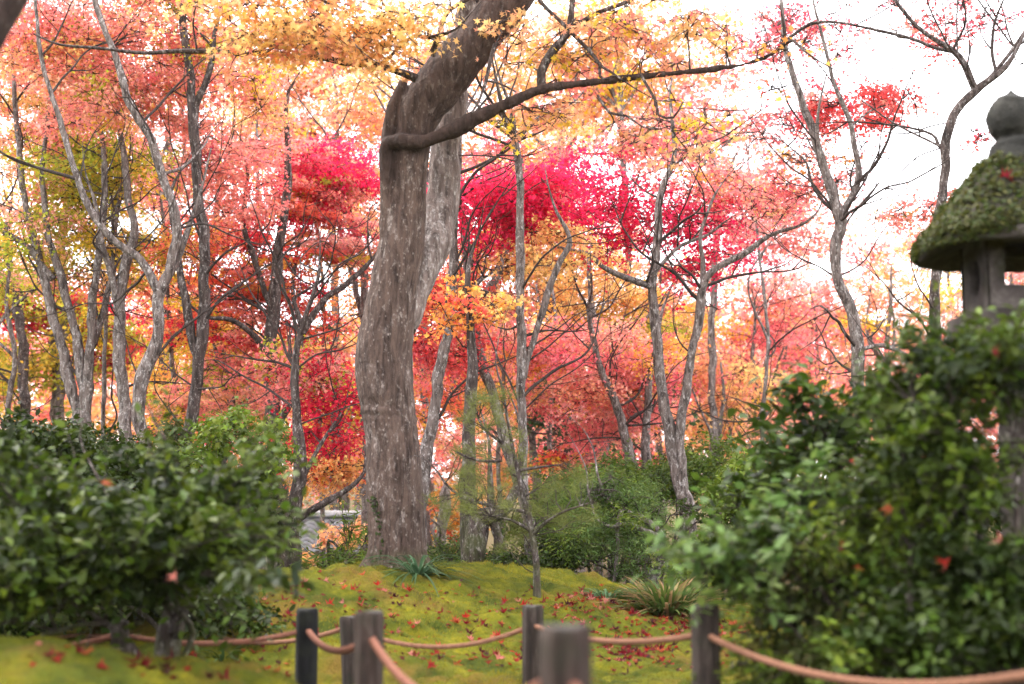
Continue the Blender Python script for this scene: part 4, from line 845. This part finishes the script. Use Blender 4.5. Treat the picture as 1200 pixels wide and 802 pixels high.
def blades(label, cat, name, cpt, n, ln, wd, cols, arch=1.0, up=.8, spread=.05):
    o = empty(name, cpt, label, cat); mb = MB()
    for _ in range(n):
        a = R.uniform(0, 6.283); L_ = ln * R.uniform(.6, 1.15); el = R.uniform(.35, 1.35) * up
        d = np.array([math.cos(a), math.sin(a), 0]); p0 = np.array(cpt) + d * R.uniform(0, spread) + (0, 0, -.02); sdv = np.array([-d[1], d[0], 0])
        tt = np.linspace(0, 1, 7); h = L_ * (math.sin(el) * tt - arch * .55 * tt ** 2.2); r = L_ * (math.cos(el) * tt + .25 * tt ** 2)
        C_ = p0 + d * r[:, None] + np.array([0, 0, 1]) * h[:, None]; ww = wd * np.array([.7, 1, 1, .95, .8, .5, .08])[:, None] / 2
        V = np.concatenate([C_ - sdv * ww, C_ + (0, 0, -.12 * wd), C_ + sdv * ww]); i = np.arange(6)
        c = np.array(cols[R.integers(len(cols))]) * R.uniform(.75, 1.25)
        mb.add(V, np.column_stack([i, i + 1, i + 8, i + 7]), np.column_stack([i + 7, i + 8, i + 15, i + 14])); mb.t.setdefault(4, []).append(np.repeat(c[None], 12, 0))
    mb.build("foliage", M_GREEN, o, True); return o
gp = lambda px, py, Y: (lambda a: (a[0], a[1], float(gsurf(a[0], a[1]))))(at(px, py, Y))
blades("arching tuft of dark strap leaves at the right foot of the big trunk", "plant", "grass_tuft", gp(490, 672, 10.0), 80, .42, .018, [(.035, .075, .03), (.05, .10, .05), (.03, .06, .02)])
blades("smaller dark strap leaf tuft at the left foot of the big trunk", "plant", "grass_tuft", gp(437, 665, 10.1), 26, .20, .011, [(.04, .07, .02), (.06, .09, .025)])
blades("striped bamboo grass clump with pale yellow leaves on the moss edge", "plant", "bamboo_grass", gp(782, 712, 9.9), 430, .36, .022, [(.06, .10, .02), (.09, .13, .025), (.26, .21, .08), (.30, .18, .09), (.045, .075, .016)], .62, 1.05, .2)
blades("small blue green fern left of the bamboo grass", "plant", "fern", gp(712, 700, 10.1), 130, .25, .016, [(.07, .14, .06), (.10, .18, .09), (.06, .11, .04)], .9, .9, .07)
blades("low tuft of dark grass at the bank behind the charred post", "plant", "grass_tuft", gp(262, 772, 7.9), 40, .2, .016, [(.05, .09, .03), (.07, .12, .03)], .9, .9, .06)
# creeping ivy on the left of the trunk foot
t = empty("ivy", at(440, 660, 10.2), "thin ivy strand climbing the left side of the big trunk", "ivy"); mb = MB()
n_ = 150; f = R.random(n_); px = 441 + 7 * np.sin(f * 4) + R.normal(0, 2.5, n_); py = 668 - 85 * f
pos = np.array([at(a, b_, Y1 - .175 + R.uniform(-.02, .02)) for a, b_ in zip(px, py)])
leaves(mb, pos, R.normal(0, .3, (n_, 3)) + (-.35, -1, .3), R.uniform(.018, .034, n_), tints('camellia', n_), 'oval'); mb.build("foliage", M_GREEN, t)
mb = MB(); A_ = spline(np.array([at(441 + 7 * math.sin(q * 4), 670 - 88 * q, Y1 - .168) for q in np.linspace(0, 1, 9)]), n=4); tube(mb, A_, .004, 5); mb.build("stem", M_TWIG, t, True)

# ------------------------------------------------------------------ stone lantern
YL = 6.0; LX = at(1193, 300, YL)[0]
zl = lambda py: at(1193, py, YL)[2]
LS = pm(1, YL)
lz = g1(LX, YL)
lant = empty("stone_lantern", (LX, YL, lz), "weathered stone garden lantern with a moss-grown roof rising out of the dark bush", "lantern")
m, n, l, p = newmat("lantern_stone")
o = n.new("ShaderNodeTexCoord").outputs["Object"]
a = noise_n(n, l, o, 7, 8, .7); b_ = noise_n(n, l, o, 60, 4, .7)
c = ramp(n, l, a.outputs[0], [(.32, (.013, .011, .010)), (.55, (.048, .039, .035)), (.75, (.11, .095, .086))])
c = mixc(n, l, ramp(n, l, noise_n(n, l, o, 4.5, 6, .65).outputs[0], [(.52, (0, 0, 0)), (.66, (.7, .7, .7))]).outputs[0], c.outputs[0], (.022, .026, .008))
c = mixc(n, l, .5, c.outputs[0], ramp(n, l, b_.outputs[0], [(.3, (.5, .5, .5)), (.7, (1.3, 1.3, 1.3))]).outputs[0], 'MULTIPLY')
l.new(c.outputs[0], p.inputs["Base Color"]); p.inputs["Roughness"].default_value = .9; p.inputs["Specular IOR Level"].default_value = .15
ad = n.new("ShaderNodeMath"); ad.operation = 'ADD'; l.new(a.outputs[0], ad.inputs[0]); l.new(b_.outputs[0], ad.inputs[1]); bump(n, l, p, ad.outputs[0], .7, .012)
M_STONE = m
M_STONE_DARK = m.copy(); M_STONE_DARK.name = 'mossy_dark_stone'
for nd in M_STONE_DARK.node_tree.nodes:
    if nd.bl_idname == 'ShaderNodeValToRGB' and len(nd.color_ramp.elements) == 3:
        for e_, c_ in zip(nd.color_ramp.elements, ((.009, .009, .008), (.024, .023, .02), (.07, .066, .058))): e_.color = (*c_, 1)
def roughen(ob, amp, f, seed=0):
    co = np.empty(len(ob.data.vertices) * 3, np.float32); ob.data.vertices.foreach_get("co", co); co = co.reshape(-1, 3)
    for q in range(len(co)):
        v = mn.noise_vector(Vector(co[q] * f) + Vector((seed, 0, 0))) * amp + mn.noise_vector(Vector(co[q] * f * 3.1)) * amp * .4
        co[q] += v
    ob.data.vertices.foreach_set("co", co.ravel()); ob.data.update()
def dense(prof, k=5): return spline(np.column_stack([np.array(prof), np.zeros(len(prof))]), n=k)[:, :2]
c0 = (LX, YL, 0)
# jewel finial with neck and flared seat
mb = MB(); lathe(mb, dense([(.002, zl(104)), (.012, zl(108)), (.04, zl(114)), (.085, zl(121)), (.108, zl(133)), (.108, zl(145)), (.092, zl(156)), (.07, zl(161)), (.068, zl(164)), (.09, zl(169)), (.105, zl(173)), (.112, zl(183)), (.135, zl(194)), (.14, zl(200)), (.10, zl(202))]), c0, 40)
roughen(mb.build("finial", M_STONE_DARK, lant, True), .018, 9)
# roof: rounded square, concave slope, thick eaves, hollow underside
prof = [(.11, zl(190)), (.145, zl(196)), (.18, zl(208)), (.23, zl(225)), (.29, zl(245)), (.345, zl(263)), (.385, zl(277)), (.408, zl(287)), (.405, zl(298)), (.365, zl(299)), (.30, zl(290)), (.24, zl(283)), (.17, zl(279)), (.0, zl(279))]
mb = MB(); lathe(mb, dense(prof, 4), c0, 72, 2.9)
roof = mb.build("roof", M_STONE, lant, True); roughen(roof, .016, 7, 3)
mb = MB(); n_ = 16000
tt = R.random(n_) ** .7; pr = np.array(prof[:10]); k_ = tt * 8.6; i_ = np.clip(k_.astype(int), 0, 8); f_ = (k_ - i_)[:, None]
rz_ = pr[i_] * (1 - f_) + pr[i_ + 1] * f_; an = R.uniform(0, 6.283, n_)
kk = (np.abs(np.cos(an)) ** 2.9 + np.abs(np.sin(an)) ** 2.9) ** (-1 / 2.9)
pos = np.column_stack([LX + rz_[:, 0] * kk * np.cos(an), YL + rz_[:, 0] * kk * np.sin(an), rz_[:, 1]])
lump = vnoise(an * 2.5, rz_[:, 1] * 8, .5, 21) + .5
out = np.column_stack([np.cos(an) * .6, np.sin(an) * .6, np.ones(n_)])
pos += out * (.002 + .034 * lump * R.random(n_))[:, None]
keep = R.random(n_) < (.45 + .8 * lump); pos, out, lump = pos[keep], out[keep], lump[keep]; n_ = len(pos)
tn = np.where((R.random(n_) < .5)[:, None], tints('drab', n_), np.array([(.055, .055, .008)]) * R.uniform(.5, 1.5, (n_, 1)))
leaves(mb, pos, out + R.normal(0, .6, (n_, 3)), R.uniform(.012, .034, n_), tn, 'dia')
mo = mb.build("moss", M_SOFT, roof); mo["kind"] = "stuff"
# fire box: four walls with a window through front and back and a crescent opening left and right
hs = .189; zt, zb = zl(281), zl(368); th = .04
mb = MB()
def wall_plate(axis, sgn, hole):
    """plate with an opening (list of (s, z)) facing axis; outer face at hs"""
    W = hs if axis == 1 else hs - th
    ring_o = []; k = len(hole); cx = sum(h[0] for h in hole) / k; cz = sum(h[1] for h in hole) / k
    for s_, z in hole:
        dx, dz = s_ - cx, z - cz; tt = 1e9
        if dx: tt = min(tt, ((W if dx > 0 else -W) - cx) / dx)
        if dz: tt = min(tt, ((zt if dz > 0 else zb) - cz) / dz)
        ring_o.append((cx + dx * tt, cz + dz * tt))
    cor = [(-W, zb), (W, zb), (W, zt), (-W, zt)]
    ring_o = [min(cor, key=lambda c_: math.hypot(c_[0] - q[0], c_[1] - q[1])) if min(math.hypot(c_[0] - q[0], c_[1] - q[1]) for c_ in cor) < .045 else q for q in ring_o]
    P3 = lambda s_, z, d: (LX + s_, YL + sgn * d, z) if axis == 1 else (LX + sgn * d, YL + s_, z)
    V = [P3(*q, hs) for q in ring_o] + [P3(*q, hs) for q in hole] + [P3(*q, hs - th) for q in hole] + [P3(*q, hs - th) for q in ring_o]
    i = np.arange(k); j = (i + 1) % k
    mb.add(V, np.column_stack([i, j, j + k, i + k]), np.column_stack([i + k, j + k, j + 2 * k, i + 2 * k]), np.column_stack([i + 2 * k, j + 2 * k, j + 3 * k, i + 3 * k]))
zw0, zw1 = zl(342), zl(293); sq_ = []
cw = .125
for (x0, z0, x1, z1) in ((-cw, zw0, cw, zw0), (cw, zw0, cw, zw1), (cw, zw1, -cw, zw1), (-cw, zw1, -cw, zw0)):
    for q in range(6): sq_.append((x0 + (x1 - x0) * q / 6, z0 + (z1 - z0) * q / 6))
wall_plate(1, -1, sq_)
wall_plate(1, 1, [(max(-.085, q[0]), q[1]) for q in sq_ if q[0] > -.1249 or q[1] in (zw0, zw1)])
zc_, zr = zl(326), (zl(303) - zl(349)) / 2
cres = [(.01 + .072 * math.cos(q), zc_ + zr * math.sin(q)) for q in np.linspace(0, 2 * math.pi, 24, endpoint=False)]
wall_plate(0, -1, cres)
mb.box((LX + hs - th, YL - hs + th, zb), (LX + hs - .001, YL + hs - th, zt))
mb.box((LX - hs + .002, YL - hs + .002, zb - .012), (LX + hs - .002, YL + hs - .002, zb + .001)); mb.box((LX - hs + .002, YL - hs + .002, zt - .001), (LX + hs - .002, YL + hs - .002, zt + .02))
mb.build("fire_box", M_STONE, lant)
mb = MB(); lathe(mb, dense([(.0, zb - .013), (.25, zb - .013), (.275, zb - .03), (.275, zb - .10), (.25, zb - .13), (.15, zb - .2), (.0, zb - .2)], 3), c0, 64, 4.0); roughen(mb.build("platform", M_STONE, lant, True), .006, 10, 5)
mb = MB(); lathe(mb, dense([(.10, zb - .17), (.112, zb - .22), (.115, zb - .5), (.128, zb - .55), (.115, zb - .6), (.118, lz + .12), (.122, lz + .02)], 6), c0, 40); roughen(mb.build("shaft", M_STONE, lant, True), .005, 10, 7)
mb = MB(); lathe(mb, dense([(.13, lz + .16), (.20, lz + .13), (.27, lz + .05), (.28, lz - .1)], 4), c0, 48, 3); roughen(mb.build("base", M_STONE, lant, True), .008, 8, 9)

# dark boulder half hidden in the right thicket
mb = MB(); cb = at(1125, 760, 5.05); lathe(mb, [(.001, .20), (.10, .18), (.18, .13), (.22, .04), (.24, -.08), (.23, -.3)], cb, 40, 2.5)
rk = mb.build("boulder", M_STONE, None, True); roughen(rk, .06, 5, 2); tag(rk, "dark mossy boulder half hidden under the leaves behind the right rope", "rock")

# ------------------------------------------------------------------ rope fence: posts
def wood(name, dark, mid, light):
    m, n, l, p = newmat(name); o = n.new("ShaderNodeTexCoord").outputs["Object"]
    st = mapping(n, l, o, (30, 30, 3)); a = noise_n(n, l, st.outputs[0], 1.4, 8, .7, .5); b_ = noise_n(n, l, o, 9, 5, .6)
    c = ramp(n, l, a.outputs[0], [(.3, dark), (.52, mid), (.72, light)])
    c = mixc(n, l, ramp(n, l, b_.outputs[0], [(.5, (0, 0, 0)), (.7, (.6, .6, .6))]).outputs[0], c.outputs[0], (.02, .022, .012))
    l.new(c.outputs[0], p.inputs["Base Color"]); p.inputs["Roughness"].default_value = .85; p.inputs["Specular IOR Level"].default_value = .2
    bump(n, l, p, a.outputs[0], .9, .01); return m
W_BROWN = wood("weathered_wood", (.007, .005, .0045), (.026, .018, .014), (.075, .058, .048))
W_RED = wood("brown_wood", (.008, .0055, .0045), (.030, .018, .014), (.085, .066, .056))
W_CHAR = wood("charred_wood", (.002, .002, .002), (.005, .005, .005), (.012, .012, .013))
W_TOP = wood("cut_end_wood", (.02, .016, .014), (.045, .037, .032), (.075, .065, .058))
GP = "rope fence posts along the path"
POSTS = {}
def post(key, px, py, wpx, Y, mat, label, tilt=0.0):
    top = at(px, py, Y); r = pm(wpx, Y) / 2; gz = float(gsurf(top[0], top[1])) - .12
    o = empty("fence_post", (top[0], top[1], gz + .12), label, "post", GP); mb = MB(); ns = 36
    a = np.linspace(0, 6.283, ns, endpoint=False); hz = [gz, gz + .1] + list(np.linspace(gz + .18, top[2] - .02, 10)) + [top[2] - .008, top[2]]
    rr = r * (1 + .05 * np.sin(3 * a + px) + .03 * np.sin(7 * a + px * 2) - .10 * (np.abs(np.sin(a * 2.5 + px)) < .06))
    V = []
    for k, z in enumerate(hz):
        q = 1.0 if k < len(hz) - 2 else (.97 if k == len(hz) - 2 else .88)
        q *= 1 + .02 * math.sin(z * 9 + px); sh = tilt * (top[2] - z)
        V.append(np.column_stack([top[0] - sh + rr * q * np.cos(a), top[1] + rr * q * np.sin(a), z + 0 * a + (.004 * np.sin(2 * a + px) if k > 9 else 0)]))
    V = np.array(V); nk = len(hz); i = np.arange(nk - 1)[:, None] * ns; j = np.arange(ns)[None]; kk = (j + 1) % ns
    mb.add(V.reshape(-1, 3), np.stack([i + j, i + kk, i + ns + kk, i + ns + j], -1).reshape(-1, 4)); mb.build("shaft", mat, o, True)
    mb = MB(); mb.add(np.vstack([V[-1], V[-1].mean(0) + (0, 0, .004)]), [(k, (k + 1) % ns, ns) for k in range(ns)]); mb.build("end_grain", W_CHAR if mat is W_CHAR else W_TOP, o)
    POSTS[key] = (top, r); return o
post('a', 141, 728, 21, 6.3, W_BROWN, "short dark post under the left shrub, base behind the moss cushion")
post('b', 360, 714, 25, 6.6, W_CHAR, "black charred post standing at the right end of the moss cushion")
post('c', 433, 717, 33, 4.9, W_RED, "brown post partly covering a thinner one just behind it")
post('d', 661, 734, 60, 2.85, W_RED, "stout very blurred post nearest the camera with thick rope", 0)
post('e', 408, 723, 20, 7.25, W_BROWN, "thin greenish leaning post between the charred one and the brown one", -.06)
post('f', 624, 710, 24, 6.9, W_BROWN, "slim dark post just left of the blurred nearest one")
post('g', 826, 710, 33, 5.2, W_BROWN, "dark post at the left edge of the pale green bush")
# ropes: three twisted strands
M_ROPE = simple("rope_fibre", (.155, .066, .044), .9, .3, 60, .1, .6, .004)
M_ROPE2 = simple("pale_rope_fibre", (.18, .088, .055), .9, .3, 60, .1, .6, .004)
def rope(label, P, sags, mat, rad=.0125):
    pts = []
    for (a, b_), sg in zip(zip(P[:-1], P[1:]), sags):
        t_ = np.linspace(0, 1, 24, endpoint=False)[:, None]; q = a + (b_ - a) * t_; q[:, 2] -= (4 * sg * t_ * (1 - t_))[:, 0]; pts.append(q)
    pts.append(P[-1][None]); C_ = np.vstack(pts)
    A_ = spline(np.column_stack([C_, np.zeros(len(C_))]), step=.012)[:, :3]
    T = np.gradient(A_, axis=0); T /= np.linalg.norm(T, axis=1)[:, None]
    s_ = np.concatenate([[0], np.cumsum(np.linalg.norm(np.diff(A_, axis=0), axis=1))])
    U = np.cross(T, (0, 0, 1)); U /= np.linalg.norm(U, axis=1)[:, None]; W_ = np.cross(U, T)
    mb = MB()
    for k in range(3):
        ph = s_ / .055 * 2 * math.pi + k * 2.094
        tube(mb, A_ + (np.cos(ph)[:, None] * U + np.sin(ph)[:, None] * W_) * rad * .62, rad * .56, 7)
    o = mb.build("rope", mat, None, True); tag(o, label, "rope", "twisted ropes of the fence"); return o
def anc(k, px, py): t_, r_ = POSTS[k]; return at(px, py, t_[1])
rope("thick pinkish rope sagging from the black charred post to the nearest blurred post", np.array([at(-60, 765, 6.0), anc('a', 141, 744), anc('b', 360, 738), anc('c', 434, 746), anc('d', 661, 787), at(960, 905, 2.0)]), [.03, .05, .07, .14, .12], M_ROPE, .0128)
rope("pale rope running across the moss bank behind the nearest posts and past the bush", np.array([at(-90, 755, 8.6), at(85, 745, 8.5), at(205, 728, 8.5), anc('e', 408, 735), anc('f', 624, 733), anc('g', 826, 743), at(1230, 787, 3.5), at(1500, 800, 3.0)]), [.03, .03, .10, .10, .05, .09, .03], M_ROPE2, .0118)

# ------------------------------------------------------------------ fallen maple leaves, each its own object
FCOL = {'crimson': (.14, .006, .014), 'scarlet red': (.26, .017, .013), 'dull purple': (.045, .006, .013), 'pale pink': (.42, .14, .11), 'coral orange': (.34, .075, .03)}
LM = {}
for cn_, col_ in FCOL.items():
    for vi in range(3):
        mb = MB(); v = STAR5_V.copy(); bend = R.uniform(1.2, 3.4, 2)
        v[:, 2] = -.02 + bend[0] * v[:, 0] ** 2 * (1 if vi else .5) + bend[1] * .5 * (v[:, 1]) ** 2 * (1 if vi != 1 else -.4) + R.normal(0, .05, len(v)) - .04
        st_ = np.array([(0.012, -.45, v[1, 2]), (-.012, -.45, v[1, 2]), (0, -.95, .12)])
        mb.add(v, STAR5_F, tint=np.array([col_] * 12) * R.uniform(.75, 1.2, (12, 1))); mb.add(st_, [(0, 1, 2)], tint=np.array([(.3, .1, .06)]))
        o = mb.build("fallen_leaf", M_MAPLE); LM.setdefault(cn_, []).append(o.data); bpy.data.objects.remove(o)
def fallen(p, cn_, label, size, tiltv=.35, grp="fallen maple leaves on the moss"):
    o = bpy.data.objects.new("fallen_leaf", LM[cn_][R.integers(3)]); COL.objects.link(o)
    o.location = p; o.scale = (size,) * 3; o.rotation_euler = (R.normal(0, tiltv), R.normal(0, tiltv), R.uniform(0, 6.28))
    tag(o, label, "leaf", grp)
names = list(FCOL)
def scatter(n, box, wts, where, sx_=None):
    x0, y0, x1, y1 = box; c = 0; tries = 0
    while c < n and tries < n * 12:
        tries += 1
        if sx_: px, py = R.normal((x0 + x1) / 2, (x1 - x0) / 4), R.normal((y0 + y1) / 2, (y1 - y0) / 4)
        else: px, py = R.uniform(x0, x1), R.uniform(y0, y1)
        h = ground_hit(px, py)
        if h is None or path_dist(h[0], h[1]) < .42: continue
        k = names[R.choice(5, p=np.array(wts) / sum(wts))]
        sz = R.uniform(.042, .072); z = float(gsurf(h[0], h[1])) + sz * R.uniform(.12, .3)
        fallen((h[0], h[1], z), k, f"{k} fallen maple leaf lying {where}", sz, .45); c += 1
scatter(85, (680, 702, 850, 762), (5, 4, 3, 1.2, 2), "in the leaf drift before the bamboo grass")
scatter(24, (700, 755, 800, 795), (5, 3, 4, .6, 1), "in the dark pile right of the nearest blurred post", 1)
scatter(70, (440, 690, 650, 795), (4, 4, 2, 1.6, 2), "on the moss slope before the big trunk")
scatter(34, (300, 680, 450, 745), (3, 4, 2, 2, 3), "on the moss left of the big trunk")
scatter(16, (650, 690, 760, 720), (4, 4, 1, 1, 2), "on the moss beside the slim sapling")
scatter(22, (150, 770, 345, 800), (4, 3, 3, 2, 2), "near the black charred post")
scatter(6, (10, 766, 140, 800), (2, 2, 2, 2, 2), "on the moss cushion at the lower left")
scatter(12, (850, 730, 900, 800), (3, 3, 1, 1, 4), "beside the pale green bush")
for (px, py, Y, k, wh) in [(1080, 160, 0, 0, 0)][:0]: pass
SPOT = [(988, 640, 4.9, 'crimson', "round crimson leaf caught high in the pale green bush"), (1008, 665, 4.9, 'coral orange', "orange leaf caught in the upper part of the pale green bush"), (1055, 690, 4.85, 'crimson', "crimson leaf caught at the right side of the pale green bush"),
        (1012, 710, 4.9, 'dull purple', "dull purple leaf caught low in the pale green bush"), (1040, 596, 4.85, 'coral orange', "orange leaf caught above the pale green bush"), (1172, 632, 4.65, 'pale pink', "pale pink leaf caught in the dark bush beside the lantern shaft"),
        (1108, 660, 4.55, 'scarlet red', "red leaf caught in the shadowy bush left of the lantern shaft"), (125, 567, 4.9, 'coral orange', "orange leaf caught near the top of the left shrub"), (205, 677, 4.9, 'pale pink', "pale leaf caught low in the middle of the left shrub"),
        (1000, 540, 6.1, 'scarlet red', "red leaf caught in the camellia"), (1165, 412, 4.7, 'crimson', "crimson leaf caught on the bush right under the lantern")]
for px, py, Y, k, lab in SPOT: fallen(at(px, py, Y), k, lab, .048, 1.0, None)
for px, py in ((1186, 292 - 82), (1181, 205)):
    fallen((at(px, py, YL - .26)[0], YL - .24, at(px, py, YL - .26)[2]), 'crimson', "crimson leaf lying on the mossy lantern roof", .06, .6, "leaves on the lantern roof")

# the rest of the leaf drift, too small and many to count
mb = MB(); n_ = 0
for box, q in (((650, 700, 880, 755), 640), ((700, 752, 790, 785), 170), ((610, 735, 860, 795), 160), ((420, 690, 650, 795), 260), ((300, 680, 440, 740), 60), ((10, 770, 340, 800), 50)):
    for _ in range(q):
        h = ground_hit(R.uniform(box[0], box[2]), R.uniform(box[1], box[3]))
        if h is None or path_dist(h[0], h[1]) < .42: continue
        c_ = np.array(FCOL[names[R.choice(5, p=(.3, .3, .2, .07, .13))]]) * R.uniform(.7, 1.2); sz = R.uniform(.025, .045)
        leaves(mb, np.array([[h[0], h[1], float(gsurf(h[0], h[1])) + .2 * sz]]), R.normal(0, .5, (1, 3)) + (0, 0, 1), sz, c_[None], 'star5')
tag(mb.build("leaf_litter", M_MAPLE), kind='stuff')
